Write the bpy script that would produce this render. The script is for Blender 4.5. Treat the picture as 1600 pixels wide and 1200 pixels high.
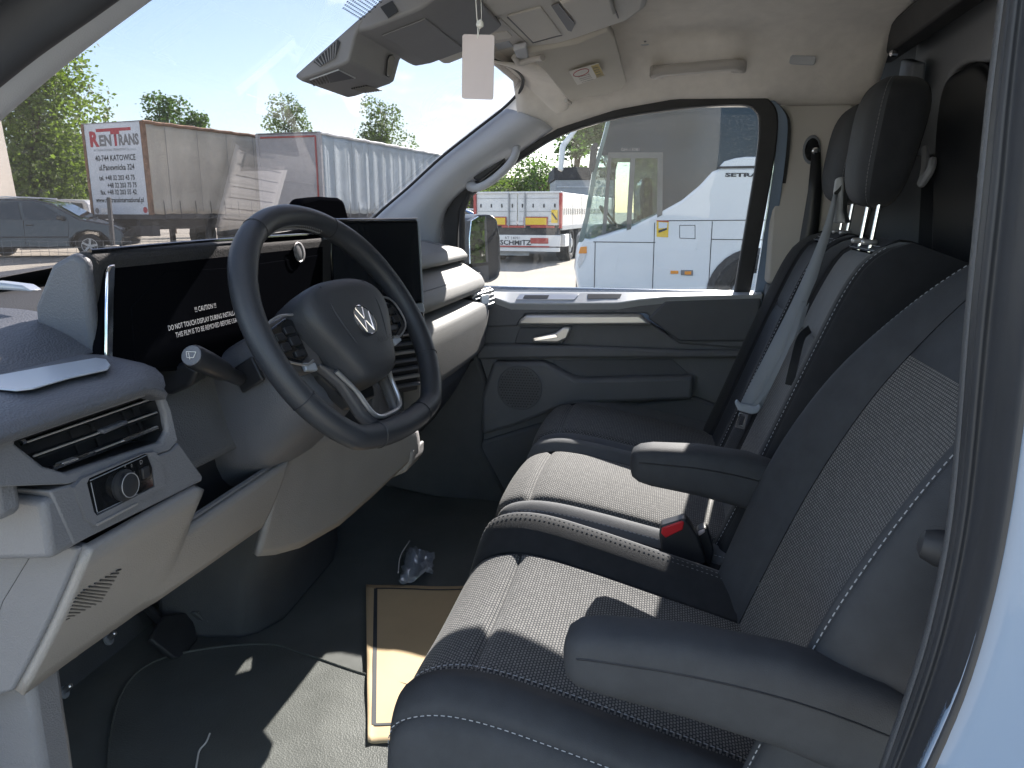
import bpy, bmesh, math, random
from mathutils import Vector, Matrix
rad = math.radians
random.seed(7)
scene = bpy.context.scene
for o in list(bpy.data.objects): bpy.data.objects.remove(o)
COL = scene.collection

# ---------------------------------------------------------------- camera
CAM = Vector((-1.33, 0.0, 0.98)); YAW = rad(11.5); PITCH = rad(12.9); FPX = 1180.0
FWD = Vector((math.cos(YAW)*math.cos(PITCH), math.sin(YAW)*math.cos(PITCH), -math.sin(PITCH)))
RGT = Vector((math.sin(YAW), -math.cos(YAW), 0.0)); UPV = RGT.cross(FWD)
cam_d = bpy.data.cameras.new('camera'); cam = bpy.data.objects.new('camera', cam_d); COL.objects.link(cam)
cam.matrix_world = Matrix((( RGT.x, UPV.x, -FWD.x, CAM.x), (RGT.y, UPV.y, -FWD.y, CAM.y), (RGT.z, UPV.z, -FWD.z, CAM.z), (0, 0, 0, 1)))
cam_d.sensor_width = 36.0; cam_d.lens = FPX/1600*36.0; cam_d.clip_start = 0.02; cam_d.clip_end = 2000
scene.camera = cam

# ---------------------------------------------------------------- light
SUN = Vector((1.0, -0.20, 0.70)).normalized()
SUN_EL = math.asin(SUN.z); SUN_ROT = math.atan2(SUN.x, SUN.y)
world = bpy.data.worlds.new('World'); scene.world = world; world.use_nodes = True
wn = world.node_tree; wn.nodes.clear()
w_out = wn.nodes.new('ShaderNodeOutputWorld'); w_bg = wn.nodes.new('ShaderNodeBackground')
sky = wn.nodes.new('ShaderNodeTexSky'); sky.sky_type = 'NISHITA'; sky.sun_disc = False
sky.sun_elevation = SUN_EL; sky.sun_rotation = SUN_ROT; sky.air_density = 1.0; sky.dust_density = 0.55; sky.ozone_density = 1.6
w_tc = wn.nodes.new('ShaderNodeTexCoord'); w_map = wn.nodes.new('ShaderNodeMapping'); w_map.inputs['Scale'].default_value = (1.0, 1.0, 2.6)
w_noi = wn.nodes.new('ShaderNodeTexNoise'); w_noi.inputs['Scale'].default_value = 3.1; w_noi.inputs['Detail'].default_value = 7; w_noi.inputs['Roughness'].default_value = 0.58
w_rmp = wn.nodes.new('ShaderNodeValToRGB'); w_rmp.color_ramp.elements[0].position = 0.52; w_rmp.color_ramp.elements[1].position = 0.70
w_mix = wn.nodes.new('ShaderNodeMixRGB'); w_mix.inputs[2].default_value = (11.5, 11.3, 10.8, 1)
wn.links.new(w_tc.outputs['Generated'], w_map.inputs[0]); wn.links.new(w_map.outputs[0], w_noi.inputs['Vector'])
wn.links.new(w_noi.outputs['Fac'], w_rmp.inputs[0]); wn.links.new(w_rmp.outputs[0], w_mix.inputs[0])
wn.links.new(sky.outputs[0], w_mix.inputs[1]); wn.links.new(w_mix.outputs[0], w_bg.inputs[0])
w_bg.inputs[1].default_value = 0.055; wn.links.new(w_bg.outputs[0], w_out.inputs[0])
sun_d = bpy.data.lights.new('sun', 'SUN'); sun_d.energy = 3.3; sun_d.angle = rad(0.5); sun_d.color = (1.0, 0.95, 0.86)
sun_o = bpy.data.objects.new('sun', sun_d); COL.objects.link(sun_o)
sun_o.rotation_euler = SUN.to_track_quat('Z', 'Y').to_euler(); sun_o.location = (6, -2, 12)
vs = scene.view_settings; vs.view_transform = 'Standard'; vs.look = 'None'; vs.exposure = 2.85; vs.gamma = 1.0; vs.use_curve_mapping = False
scene.render.engine = 'CYCLES'
cy = scene.cycles; cy.use_denoising = True; cy.max_bounces = 10; cy.diffuse_bounces = 6; cy.glossy_bounces = 4
cy.transparent_max_bounces = 24; cy.transmission_bounces = 6; cy.caustics_reflective = False; cy.caustics_refractive = False
try: cy.denoiser = 'OPENIMAGEDENOISE'
except Exception: pass

# ---------------------------------------------------------------- places: a pixel of the 1600x1200 photograph onto a real plane of the van
def ray(u, v): return FWD + RGT*((u-800)/FPX) + UPV*((600-v)/FPX)
def PX(u, v, x): r = ray(u, v); return CAM + r*((x-CAM.x)/r.x)
def PY(u, v, y): r = ray(u, v); return CAM + r*((y-CAM.y)/r.y)
def PZ(u, v, z): r = ray(u, v); return CAM + r*((z-CAM.z)/r.z)
def PP(u, v, p, n):
    r = ray(u, v); n = Vector(n); return CAM + r*((Vector(p)-CAM).dot(n)/r.dot(n))
V = Vector

# ---------------------------------------------------------------- materials
MATS = {}
def nt(name):
    m = bpy.data.materials.new(name); m.use_nodes = True; n = m.node_tree
    return m, n, n.nodes['Principled BSDF'], n.links
def mat(name, col, rough=0.5, metal=0.0, var=0.0, vscale=6.0, bump=None, coat=0.0, spec=0.5, sheen=0.0, emit=0.0, rvar=0.0, dark=None):
    """principled with colour variation noise, optional relief: ('noise'|'voronoi'|'wave', scale, strength)"""
    m, n, b, l = nt(name)
    col = tuple(col)+(1,) if len(col) == 3 else col
    b.inputs['Base Color'].default_value = col; b.inputs['Roughness'].default_value = rough; b.inputs['Metallic'].default_value = metal
    b.inputs['Coat Weight'].default_value = coat; b.inputs['Specular IOR Level'].default_value = spec; b.inputs['Sheen Weight'].default_value = sheen
    tc = n.nodes.new('ShaderNodeTexCoord')
    if var or rvar:
        no = n.nodes.new('ShaderNodeTexNoise'); no.inputs['Scale'].default_value = vscale; no.inputs['Detail'].default_value = 6; no.inputs['Roughness'].default_value = 0.6
        l.new(tc.outputs['Object'], no.inputs['Vector'])
        if var:
            mx = n.nodes.new('ShaderNodeMixRGB')
            d = dark if dark else [c*(1-var) for c in col[:3]]
            mx.inputs[1].default_value = tuple(d)+(1,); mx.inputs[2].default_value = tuple(min(1, c*(1+var)) for c in col[:3])+(1,)
            rp = n.nodes.new('ShaderNodeMapRange'); rp.inputs[1].default_value = 0.3; rp.inputs[2].default_value = 0.7
            l.new(no.outputs['Fac'], rp.inputs[0]); l.new(rp.outputs[0], mx.inputs[0]); l.new(mx.outputs[0], b.inputs['Base Color'])
        if rvar:
            rr = n.nodes.new('ShaderNodeMapRange'); rr.inputs[3].default_value = max(0.02, rough-rvar); rr.inputs[4].default_value = min(1, rough+rvar)
            l.new(no.outputs['Fac'], rr.inputs[0]); l.new(rr.outputs[0], b.inputs['Roughness'])
    if bump:
        kind, sc, st = bump
        if kind == 'voronoi': t = n.nodes.new('ShaderNodeTexVoronoi'); outp = 'Distance'; t.inputs['Scale'].default_value = sc
        elif kind == 'wave': t = n.nodes.new('ShaderNodeTexWave'); outp = 'Fac'; t.inputs['Scale'].default_value = sc; t.inputs['Distortion'].default_value = 0
        else: t = n.nodes.new('ShaderNodeTexNoise'); outp = 'Fac'; t.inputs['Scale'].default_value = sc; t.inputs['Detail'].default_value = 4
        l.new(tc.outputs['Object'], t.inputs['Vector'])
        bp = n.nodes.new('ShaderNodeBump'); bp.inputs['Strength'].default_value = st; bp.inputs['Distance'].default_value = 0.002
        l.new(t.outputs[outp], bp.inputs['Height']); l.new(bp.outputs[0], b.inputs['Normal'])
    if emit:
        b.inputs['Emission Color'].default_value = col; b.inputs['Emission Strength'].default_value = emit
    MATS[name] = m; return m
def pane_mat(name, tint=(1, 1, 1), refl=0.06, dust=0.0, dust_col=(0.8, 0.8, 0.78), dscale=90.0, film=0.0):
    """thin automotive glass: lets light through, mirrors at grazing angles, carries dust specks"""
    m = bpy.data.materials.new(name); m.use_nodes = True; n = m.node_tree; l = n.links; n.nodes.clear()
    out = n.nodes.new('ShaderNodeOutputMaterial'); tr = n.nodes.new('ShaderNodeBsdfTransparent'); gl = n.nodes.new('ShaderNodeBsdfGlossy')
    tr.inputs[0].default_value = tuple(tint)+(1,); gl.inputs['Roughness'].default_value = 0.015
    fr = n.nodes.new('ShaderNodeLayerWeight'); pw = n.nodes.new('ShaderNodeMath'); pw.operation = 'POWER'; pw.inputs[1].default_value = 4.0; l.new(fr.outputs['Facing'], pw.inputs[0])
    sc = n.nodes.new('ShaderNodeMath'); sc.operation = 'MULTIPLY_ADD'; sc.inputs[1].default_value = 0.44; sc.inputs[2].default_value = refl; l.new(pw.outputs[0], sc.inputs[0])
    mx = n.nodes.new('ShaderNodeMixShader'); l.new(sc.outputs[0], mx.inputs[0]); l.new(tr.outputs[0], mx.inputs[1]); l.new(gl.outputs[0], mx.inputs[2])
    last = mx
    if dust or film:
        tc = n.nodes.new('ShaderNodeTexCoord'); no = n.nodes.new('ShaderNodeTexNoise'); no.inputs['Scale'].default_value = dscale; no.inputs['Detail'].default_value = 3
        n2 = n.nodes.new('ShaderNodeTexNoise'); n2.inputs['Scale'].default_value = 5; n2.inputs['Detail'].default_value = 4
        l.new(tc.outputs['Object'], no.inputs['Vector']); l.new(tc.outputs['Object'], n2.inputs['Vector'])
        mr = n.nodes.new('ShaderNodeMapRange'); mr.inputs[1].default_value = 0.56; mr.inputs[2].default_value = 0.74; mr.inputs[4].default_value = dust
        l.new(no.outputs['Fac'], mr.inputs[0])
        mm = n.nodes.new('ShaderNodeMath'); mm.operation = 'MULTIPLY'; l.new(mr.outputs[0], mm.inputs[0]); l.new(n2.outputs['Fac'], mm.inputs[1])
        ad = n.nodes.new('ShaderNodeMath'); ad.operation = 'ADD'; ad.inputs[1].default_value = film; l.new(mm.outputs[0], ad.inputs[0])
        df = n.nodes.new('ShaderNodeBsdfTranslucent'); df.inputs[0].default_value = tuple(dust_col)+(1,)
        d2 = n.nodes.new('ShaderNodeBsdfDiffuse'); d2.inputs[0].default_value = tuple(dust_col)+(1,)
        m3 = n.nodes.new('ShaderNodeMixShader'); m3.inputs[0].default_value = 0.5; l.new(df.outputs[0], m3.inputs[1]); l.new(d2.outputs[0], m3.inputs[2])
        m2 = n.nodes.new('ShaderNodeMixShader'); l.new(ad.outputs[0], m2.inputs[0]); l.new(mx.outputs[0], m2.inputs[1]); l.new(m3.outputs[0], m2.inputs[2]); last = m2
    l.new(last.outputs[0], out.inputs[0]); MATS[name] = m; return m
def weave_mat(name, dark, light, cell=0.0065, row=0.0042):
    """woven seat cloth: rows of short light dashes on a dark ground, in UV metres"""
    m, n, b, l = nt(name)
    uv = n.nodes.new('ShaderNodeTexCoord'); mp = n.nodes.new('ShaderNodeMapping'); mp.inputs['Scale'].default_value = (1/cell, 1/row, 1)
    l.new(uv.outputs['UV'], mp.inputs[0])
    br = n.nodes.new('ShaderNodeTexBrick'); br.offset = 0.5; br.offset_frequency = 2
    br.inputs['Scale'].default_value = 1.0; br.inputs['Brick Width'].default_value = 1.0; br.inputs['Row Height'].default_value = 1.0
    br.inputs['Mortar Size'].default_value = 0.22; br.inputs['Mortar Smooth'].default_value = 0.55; br.inputs['Bias'].default_value = 0.0
    br.inputs['Color1'].default_value = tuple(light)+(1,); br.inputs['Color2'].default_value = tuple(c*0.72 for c in light)+(1,); br.inputs['Mortar'].default_value = tuple(dark)+(1,)
    l.new(mp.outputs[0], br.inputs['Vector']); l.new(br.outputs['Color'], b.inputs['Base Color'])
    b.inputs['Roughness'].default_value = 0.9; b.inputs['Specular IOR Level'].default_value = 0.25; b.inputs['Sheen Weight'].default_value = 0.1
    inv = n.nodes.new('ShaderNodeMath'); inv.operation = 'SUBTRACT'; inv.inputs[0].default_value = 1.0; l.new(br.outputs['Fac'], inv.inputs[1])
    bp = n.nodes.new('ShaderNodeBump'); bp.inputs['Strength'].default_value = 0.5; bp.inputs['Distance'].default_value = 0.001
    l.new(inv.outputs[0], bp.inputs['Height']); l.new(bp.outputs[0], b.inputs['Normal']); MATS[name] = m; return m

mat('dash_dark', (0.085, 0.092, 0.11), 0.55, bump=('voronoi', 420, 0.35), var=0.08, vscale=14, rvar=0.06)
mat('dash_mid', (0.25, 0.244, 0.245), 0.5, bump=('voronoi', 520, 0.22), var=0.05, vscale=9, rvar=0.05)
mat('dash_pass', (0.19, 0.187, 0.182), 0.65, bump=('voronoi', 520, 0.22), var=0.05, vscale=9, rvar=0.05)
mat('top_black', (0.022, 0.023, 0.026), 0.75, bump=('voronoi', 420, 0.3), var=0.1)
mat('dash_side', (0.15, 0.158, 0.18), 0.48, bump=('voronoi', 520, 0.2), var=0.05, vscale=9)
mat('foot_dark', (0.085, 0.09, 0.1), 0.6, bump=('voronoi', 500, 0.3), var=0.15, vscale=9)
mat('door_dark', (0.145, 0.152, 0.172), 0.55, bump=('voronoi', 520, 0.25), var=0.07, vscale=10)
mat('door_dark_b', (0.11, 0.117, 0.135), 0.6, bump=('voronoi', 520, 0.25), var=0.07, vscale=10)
mat('trim_pale', (0.54, 0.525, 0.51), 0.5, bump=('voronoi', 600, 0.12), var=0.03)
mat('trim_grey', (0.52, 0.55, 0.6), 0.52, bump=('voronoi', 600, 0.14), var=0.03)
mat('trim_slate', (0.19, 0.21, 0.245), 0.55, bump=('voronoi', 600, 0.14), var=0.05)
mat('headliner', (0.86, 0.83, 0.785), 0.92, bump=('noise', 700, 0.35), var=0.05, vscale=30, spec=0.2)
mat('console_pale', (0.7, 0.68, 0.64), 0.55, bump=('voronoi', 700, 0.12), var=0.03)
mat('console_dark', (0.25, 0.255, 0.275), 0.55, bump=('voronoi', 700, 0.12), var=0.05)
mat('visor_cloth', (0.6, 0.58, 0.53), 0.85, bump=('noise', 600, 0.2), var=0.04)
mat('pale_lid', (0.42, 0.46, 0.52), 0.3, metal=0.25, var=0.04)
mat('silver', (0.60, 0.60, 0.61), 0.34, metal=0.75, var=0.04)
mat('chrome', (0.82, 0.83, 0.85), 0.12, metal=1.0)
mat('gloss_black', (0.008, 0.009, 0.011), 0.08, coat=0.4, rvar=0.03, vscale=3)
mat('film_black', (0.004, 0.0045, 0.006), 0.2, spec=0.0)
mat('column_grey', (0.1, 0.108, 0.128), 0.5, bump=('voronoi', 520, 0.2), var=0.05)
mat('screen_black', (0.018, 0.02, 0.024), 0.06, coat=0.6)
mat('satin_black', (0.022, 0.024, 0.029), 0.4, var=0.15)
mat('rubber', (0.028, 0.03, 0.035), 0.6, var=0.2, vscale=20)
mat('seal_blue', (0.033, 0.036, 0.043), 0.55, var=0.12, vscale=12)
mat('leather', (0.036, 0.04, 0.049), 0.42, bump=('voronoi', 900, 0.16), var=0.08, vscale=20, rvar=0.05)
mat('wheel_spoke', (0.1, 0.097, 0.1), 0.4, var=0.06)
mat('pad', (0.045, 0.049, 0.058), 0.5, bump=('voronoi', 700, 0.14), var=0.05)
mat('seat_black', (0.023, 0.025, 0.03), 0.85, bump=('noise', 900, 0.3), var=0.15, vscale=30, sheen=0.12, spec=0.25)
mat('seat_grey', (0.12, 0.125, 0.135), 0.85, bump=('noise', 900, 0.3), var=0.08, vscale=30, sheen=0.15, spec=0.25)
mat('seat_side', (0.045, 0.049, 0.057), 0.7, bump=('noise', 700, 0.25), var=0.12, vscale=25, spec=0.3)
weave_mat('seat_weave', (0.032, 0.036, 0.043), (0.225, 0.222, 0.218))
weave_mat('seat_weave_fine', (0.055, 0.057, 0.062), (0.225, 0.222, 0.216), 0.0075, 0.004)
mat('stitch', (0.36, 0.38, 0.42), 0.8)
mat('belt', (0.27, 0.295, 0.33), 0.55, bump=('wave', 500, 0.25), var=0.05)
mat('belt_buckle', (0.42, 0.46, 0.52), 0.4, var=0.05)
mat('red_button', (0.55, 0.02, 0.03), 0.35)
mat('pale_label', (0.78, 0.77, 0.74), 0.7, var=0.03, vscale=40)
mat('tag_paper', (0.62, 0.545, 0.545), 0.75, var=0.03, vscale=20)
mat('label_yellow', (0.75, 0.62, 0.28), 0.7)
mat('ink_red', (0.45, 0.06, 0.08), 0.7)
mat('ink_dark', (0.05, 0.055, 0.065), 0.7)
mat('ink_grey', (0.22, 0.22, 0.23), 0.7)
mat('film_text', (0.60, 0.62, 0.66), 0.6)
mat('bulk_black', (0.017, 0.019, 0.023), 0.33, var=0.1, rvar=0.06, vscale=2)
mat('bulk_grey', (0.28, 0.3, 0.33), 0.35, var=0.06)
mat('floor_rubber', (0.135, 0.142, 0.136), 0.45, bump=('wave', 260, 0.28), var=0.18, vscale=9, rvar=0.1)
mat('floor_mat', (0.115, 0.122, 0.115), 0.42, bump=('voronoi', 330, 0.28), var=0.2, vscale=7, rvar=0.12)
mat('paper_tan', (0.60, 0.45, 0.27), 0.8, var=0.08, vscale=5, bump=('noise', 20, 0.3))
mat('metal_bolt', (0.6, 0.6, 0.62), 0.3, metal=1.0)
mat('plastic_bag', (0.55, 0.58, 0.62), 0.2)
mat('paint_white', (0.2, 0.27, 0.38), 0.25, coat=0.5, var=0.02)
mat('warm_inner', (0.30, 0.27, 0.25), 0.5)
pane_mat('windscreen_glass', (0.70, 0.685, 0.695), 0.045, dust=0.05, film=0.010)
pane_mat('door_glass', (0.79, 0.79, 0.80), 0.04, dust=0.035, dust_col=(0.75, 0.78, 0.80), dscale=160, film=0.003)
pane_mat('bag_film', (0.9, 0.94, 1.0), 0.30, dust=0.3, dscale=40, film=0.42, dust_col=(0.85, 0.9, 0.98))
pane_mat('lens_clear', (0.9, 0.92, 0.95), 0.15, dust=0.1, film=0.12)

# ---------------------------------------------------------------- building blocks
ORG = {}; LOCAL = set()
def org(p):
    return ORG.get(p.name, V((0, 0, 0))) if p is not None else V((0, 0, 0))
def thing(name, label, cat, loc=(0, 0, 0), rotz=0.0, group=None, local=False):
    o = bpy.data.objects.new(name, None); COL.objects.link(o); o.location = loc; o.rotation_euler = (0, 0, rotz); o.empty_display_size = 0.05
    tag(o, label, cat, group); ORG[o.name] = V((0, 0, 0)) if local else V(loc); return o
def tag(o, label=None, cat=None, group=None, kind=None):
    if label: o['label'] = label
    if cat: o['category'] = cat
    if group: o['group'] = group
    if kind: o['kind'] = kind
    return o
def obj(name, verts, faces, m, parent=None, ang=35, bevel=0.0, seg=2, uvs=None, sub=0, solid=0.0, smooth=True, soff=-1.0, fm=None):
    og = org(parent); me = bpy.data.meshes.new(name)
    me.from_pydata([tuple(V(p)-og) for p in verts], [], faces); me.update()
    if uvs is not None:
        ul = me.uv_layers.new(name='uv'); d = ul.data
        for lp in me.loops: d[lp.index].uv = uvs[lp.vertex_index]
    mm = m if isinstance(m, (list, tuple)) else [m]
    for q in mm: me.materials.append(MATS[q])
    if fm:
        for i, k in enumerate(fm): me.polygons[i].material_index = k
    bm = bmesh.new(); bm.from_mesh(me); bmesh.ops.recalc_face_normals(bm, faces=bm.faces[:]); bm.to_mesh(me); bm.free()
    if smooth:
        for p in me.polygons: p.use_smooth = True
        if ang < 180: me.set_sharp_from_angle(angle=rad(ang))
    o = bpy.data.objects.new(name, me); COL.objects.link(o)
    if parent is not None: o.parent = parent; ORG[o.name] = og
    else: ORG[o.name] = V((0, 0, 0))
    if solid: s = o.modifiers.new('thick', 'SOLIDIFY'); s.thickness = solid; s.offset = soff
    if bevel: b = o.modifiers.new('edge', 'BEVEL'); b.width = bevel; b.segments = seg; b.limit_method = 'ANGLE'; b.angle_limit = rad(28); b.harden_normals = False
    if sub: s = o.modifiers.new('sub', 'SUBSURF'); s.levels = sub; s.render_levels = sub
    return o
def prism(name, pts, ext, m, parent=None, bevel=0.0, seg=2, **k):
    """outline swept along ext (a vector)"""
    n = len(pts); e = V(ext); vs_ = [V(p) for p in pts]+[V(p)+e for p in pts]
    f = [list(range(n)), list(range(2*n-1, n-1, -1))]+[[i, (i+1) % n, n+(i+1) % n, n+i] for i in range(n)]
    return obj(name, vs_, f, m, parent, bevel=bevel, seg=seg, **k)
def loft(name, rings, m, parent=None, closed=True, caps=True, **k):
    n = len(rings[0]); v = [p for r in rings for p in r]; f = []
    for i in range(len(rings)-1):
        for j in range(n if closed else n-1):
            f.append([i*n+j, i*n+(j+1) % n, (i+1)*n+(j+1) % n, (i+1)*n+j])
    if caps and closed: f.append(list(range(n))); f.append([len(v)-n+j for j in range(n)][::-1])
    return obj(name, v, f, m, parent, **k)
def crm(pts, per=6, closed=False):
    """smooth curve through points"""
    pts = [V(p) for p in pts]; n = len(pts); out = []
    for i in range(n if closed else n-1):
        p1, p2 = pts[i], pts[(i+1) % n]
        p0 = pts[(i-1) % n] if closed or i > 0 else p1*2-p2
        p3 = pts[(i+2) % n] if closed or i+2 < n else p2*2-p1
        for k in range(per):
            t = k/per
            out.append(0.5*((2*p1)+(p2-p0)*t+(2*p0-5*p1+4*p2-p3)*t*t+(3*p1-p0-3*p2+p3)*t**3))
    if not closed: out.append(pts[-1])
    return out
def tube_data(path, r, n=8, closed=False, flat=1.0, up=None):
    path = [V(p) for p in path]; N = len(path); rs = r if isinstance(r, (list, tuple)) else [r]*N
    v, f = [], []; ref = V(up) if up else None; prev = None
    for i, p in enumerate(path):
        a = path[(i-1) % N] if closed or i > 0 else p; b = path[(i+1) % N] if closed or i < N-1 else p
        t = (b-a).normalized()
        if prev is None:
            q = ref if ref else (V((0, 0, 1)) if abs(t.z) < 0.9 else V((1, 0, 0)))
        else: q = prev
        s = q-t*q.dot(t)
        if s.length < 1e-6: s = t.orthogonal()
        s.normalize(); prev = s if not ref else ref; w = t.cross(s)
        for j in range(n):
            a_ = 2*math.pi*j/n; v.append(p+s*(math.cos(a_)*rs[i]*flat)+w*(math.sin(a_)*rs[i]))
    for i in range(N if closed else N-1):
        for j in range(n):
            i2 = (i+1) % N; f.append([i*n+j, i*n+(j+1) % n, i2*n+(j+1) % n, i2*n+j])
    if not closed: f.append(list(range(n))[::-1]); f.append([(N-1)*n+j for j in range(n)])
    return v, f
def tube(name, path, r, m, parent=None, n=8, closed=False, flat=1.0, up=None, **k):
    v, f = tube_data(path, r, n, closed, flat, up); return obj(name, v, f, m, parent, **k)
def merge(name, parts, m, parent=None, **k):
    v, f = [], []
    for pv, pf in parts:
        o = len(v); v += list(pv); f += [[i+o for i in q] for q in pf]
    return obj(name, v, f, m, parent, **k)
def boxd(c, s, ax=None):
    """box data: centre, size, optional axes (x,y,z vectors)"""
    ax = ax or (V((1, 0, 0)), V((0, 1, 0)), V((0, 0, 1))); c = V(c); v = []
    for sx in (-1, 1):
        for sy in (-1, 1):
            for sz in (-1, 1): v.append(c+ax[0]*(sx*s[0]/2)+ax[1]*(sy*s[1]/2)+ax[2]*(sz*s[2]/2))
    return v, [[0, 1, 3, 2], [4, 6, 7, 5], [0, 4, 5, 1], [2, 3, 7, 6], [0, 2, 6, 4], [1, 5, 7, 3]]
def box(name, c, s, m, parent=None, ax=None, bevel=0.003, **k):
    v, f = boxd(c, s, ax); return obj(name, v, f, m, parent, bevel=bevel, **k)
def grid(name, fn, n, q, m, parent=None, dip=0.0, wid=0.12, uvm=True, solid=0.0, sign=1.0, wrap=False, **k):
    """surface fn(s,t) with s,t in 0..1; dip tucks the borders under like sewn upholstery"""
    P = [[V(fn(i/n, j/q)) for i in range(n+1)] for j in range(q+1)]; v, uv, f = [], [], []
    def prof(a):
        a = min(a, 1-a)/wid
        return 0.0 if a >= 1 else (1-a)**2
    us = [0.0]; jm = q//2
    for i in range(n): us.append(us[-1]+(P[jm][i+1]-P[jm][i]).length)
    vsn = [0.0]; im = n//2
    for j in range(q): vsn.append(vsn[-1]+(P[j+1][im]-P[j][im]).length)
    for j in range(q+1):
        for i in range(n+1):
            p = P[j][i]
            if dip:
                a = P[j][min(i+1, n)]-P[j][max(i-1, 0)]; b = P[min(j+1, q)][i]-P[max(j-1, 0)][i]; nn = a.cross(b)
                if nn.length > 1e-9: nn.normalize()
                p = p-nn*(sign*dip*max(prof(i/n), prof(j/q)))
            v.append(p); uv.append((us[i], vsn[j]))
    for j in range(q):
        for i in range(n): a = j*(n+1)+i; f.append([a, a+1, a+n+2, a+n+1])
    return obj(name, v, f, m, parent, uvs=uv, solid=solid, ang=180, **k)
def stitches(name, path, parent, lift, step=0.0085, ln=0.0048, r=0.00048, m='stitch'):
    """a row of short threads along a seam"""
    path = [V(p) for p in path]; lift = V(lift); parts = []; d = 0.0; nxt = 0.0
    for a, b in zip(path, path[1:]):
        L = (b-a).length
        if L < 1e-9: continue
        t = (b-a)/L
        while nxt < d+L:
            p = a+t*(nxt-d)+lift
            s = t.orthogonal().normalized(); w = t.cross(s)
            parts.append(boxd(p+t*(ln/2), (ln, 2*r, 2*r), (t, s, w))); nxt += step
        d += L
    o = merge(name, parts, m, parent, smooth=False); o['kind'] = 'stuff'; return o
def text(name, s, o, xd, yd, size, m, parent=None, align='LEFT', ext=0.0004, sx=1.0, bold=0.0):
    cu = bpy.data.curves.new(name, 'FONT'); cu.body = s; cu.size = size; cu.align_x = align; cu.extrude = 0.0; cu.offset = bold; cu.resolution_u = 2
    to = bpy.data.objects.new(name, cu); COL.objects.link(to)
    me = bpy.data.meshes.new_from_object(to.evaluated_get(bpy.context.evaluated_depsgraph_get()))
    bpy.data.objects.remove(to); bpy.data.curves.remove(cu)
    xd = V(xd).normalized(); yd = V(yd).normalized(); og = org(parent); o = V(o)
    for vv in me.vertices: vv.co = o+xd*(vv.co.x*sx)+yd*vv.co.y-og
    me.materials.append(MATS[m]); ob = bpy.data.objects.new(name, me); COL.objects.link(ob)
    if parent is not None: ob.parent = parent; ORG[ob.name] = og
    return ob
def disc(c, n, r, k=20):
    n = V(n).normalized(); a = n.orthogonal().normalized(); b = n.cross(a)
    return [V(c)+a*(r*math.cos(2*math.pi*i/k))+b*(r*math.sin(2*math.pi*i/k)) for i in range(k)]
def lathe(name, c, axis, prof, m, parent=None, k=28, **kw):
    """turned shape: prof = [(radius, along axis)]"""
    axis = V(axis).normalized(); rings = [disc(V(c)+axis*h, axis, max(r, 1e-4), k) for r, h in prof]
    return loft(name, rings, m, parent, **kw)
def rrect(c, xd, yd, w, h, r, k=4):
    c, xd, yd = V(c), V(xd).normalized(), V(yd).normalized(); out = []
    for sx, sy, a0 in ((1, 1, 0), (-1, 1, 90), (-1, -1, 180), (1, -1, 270)):
        for i in range(k+1):
            a = rad(a0+90*i/k); out.append(c+xd*(sx*(w/2-r)+math.cos(a)*r)+yd*(sy*(h/2-r)+math.sin(a)*r))
    return out
def ramp(tab, x):
    if x <= tab[0][0]: return tab[0][1:]
    for a, b in zip(tab, tab[1:]):
        if x <= b[0]:
            t = (x-a[0])/(b[0]-a[0]); return tuple(p+(q-p)*t for p, q in zip(a[1:], b[1:]))
    return tab[-1][1:]
def spl(tab):
    """smooth table lookup: dense Catmull-Rom through rows (key, a, b..)"""
    n = len(tab); out = []
    for i in range(n-1):
        p1, p2 = tab[i], tab[i+1]
        p0 = tab[i-1] if i else tuple(2*a-b for a, b in zip(p1, p2)); p3 = tab[i+2] if i+2 < n else tuple(2*b-a for a, b in zip(p1, p2))
        for k in range(6):
            t = k/6; out.append(tuple(0.5*((2*b)+(c-a)*t+(2*a-5*b+4*c-d)*t*t+(3*b-a-3*c+d)*t**3) for a, b, c, d in zip(p0, p1, p2, p3)))
    out.append(tab[-1]); return out
# ================================================================ CAB SHELL
FLOOR_Z = 0.12; GROUND_Z = -0.33
WSP, WSN = (0, 0.38, 1.29), (0, 0.70, 1.0)            # windscreen plane
cab = thing('van_cab', 'grey and black cab shell of the van: floor, headliner, pillars, bulkhead and windscreen', 'van', (0, 0, FLOOR_Z))
# floor and front wall of the footwell
fl = [(-0.86, -0.75), (0.86, -0.75), (0.86, 1.15), (-0.86, 1.15)]
prism('floor', [(x, y, FLOOR_Z) for x, y in fl], (0, 0, -0.03), 'floor_rubber', cab)
grid('firewall', lambda s, t: (-0.9+1.8*s, 1.14-0.10*(1-t)**3, FLOOR_Z-0.01+0.745*t), 10, 8, 'foot_dark', cab)
box('side_kick_panel', (-0.885, 0.96, 0.47), (0.03, 0.42, 0.76), 'foot_dark', cab, bevel=0.01)
box('door_step', (-0.87, 0.15, FLOOR_Z-0.02), (0.10, 1.7, 0.05), 'foot_dark', cab, bevel=0.012)
# headliner
def zedge(y): return ramp([(-0.6, 1.235), (-0.25, 1.24), (0.0, 1.245), (0.15, 1.222), (0.30, 1.18), (0.42, 1.12)], y)[0]
def sm(t): t = max(0, min(1, t)); return t*t*(3-2*t)
def roofz(x, y):
    a = abs(x-0.05); roof = 1.405-0.05*(a/0.75)**2
    z = roof-(roof-(zedge(y) if x > 0 else 1.29))*sm((a-0.50)/0.25)**1.3
    return z-(max(0, z-1.298))*sm((y-0.12)/0.27)
grid('headliner', lambda s, t: (lambda x, y: (x, y, roofz(x, y)))(-0.74+1.55*s, -0.475+0.875*t), 48, 36, 'headliner', cab, solid=0.012, soff=1.0)
box('roof_skin', (0.05, -0.22, 1.455), (1.78, 1.25, 0.02), 'paint_white', cab, bevel=0.01)
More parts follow.
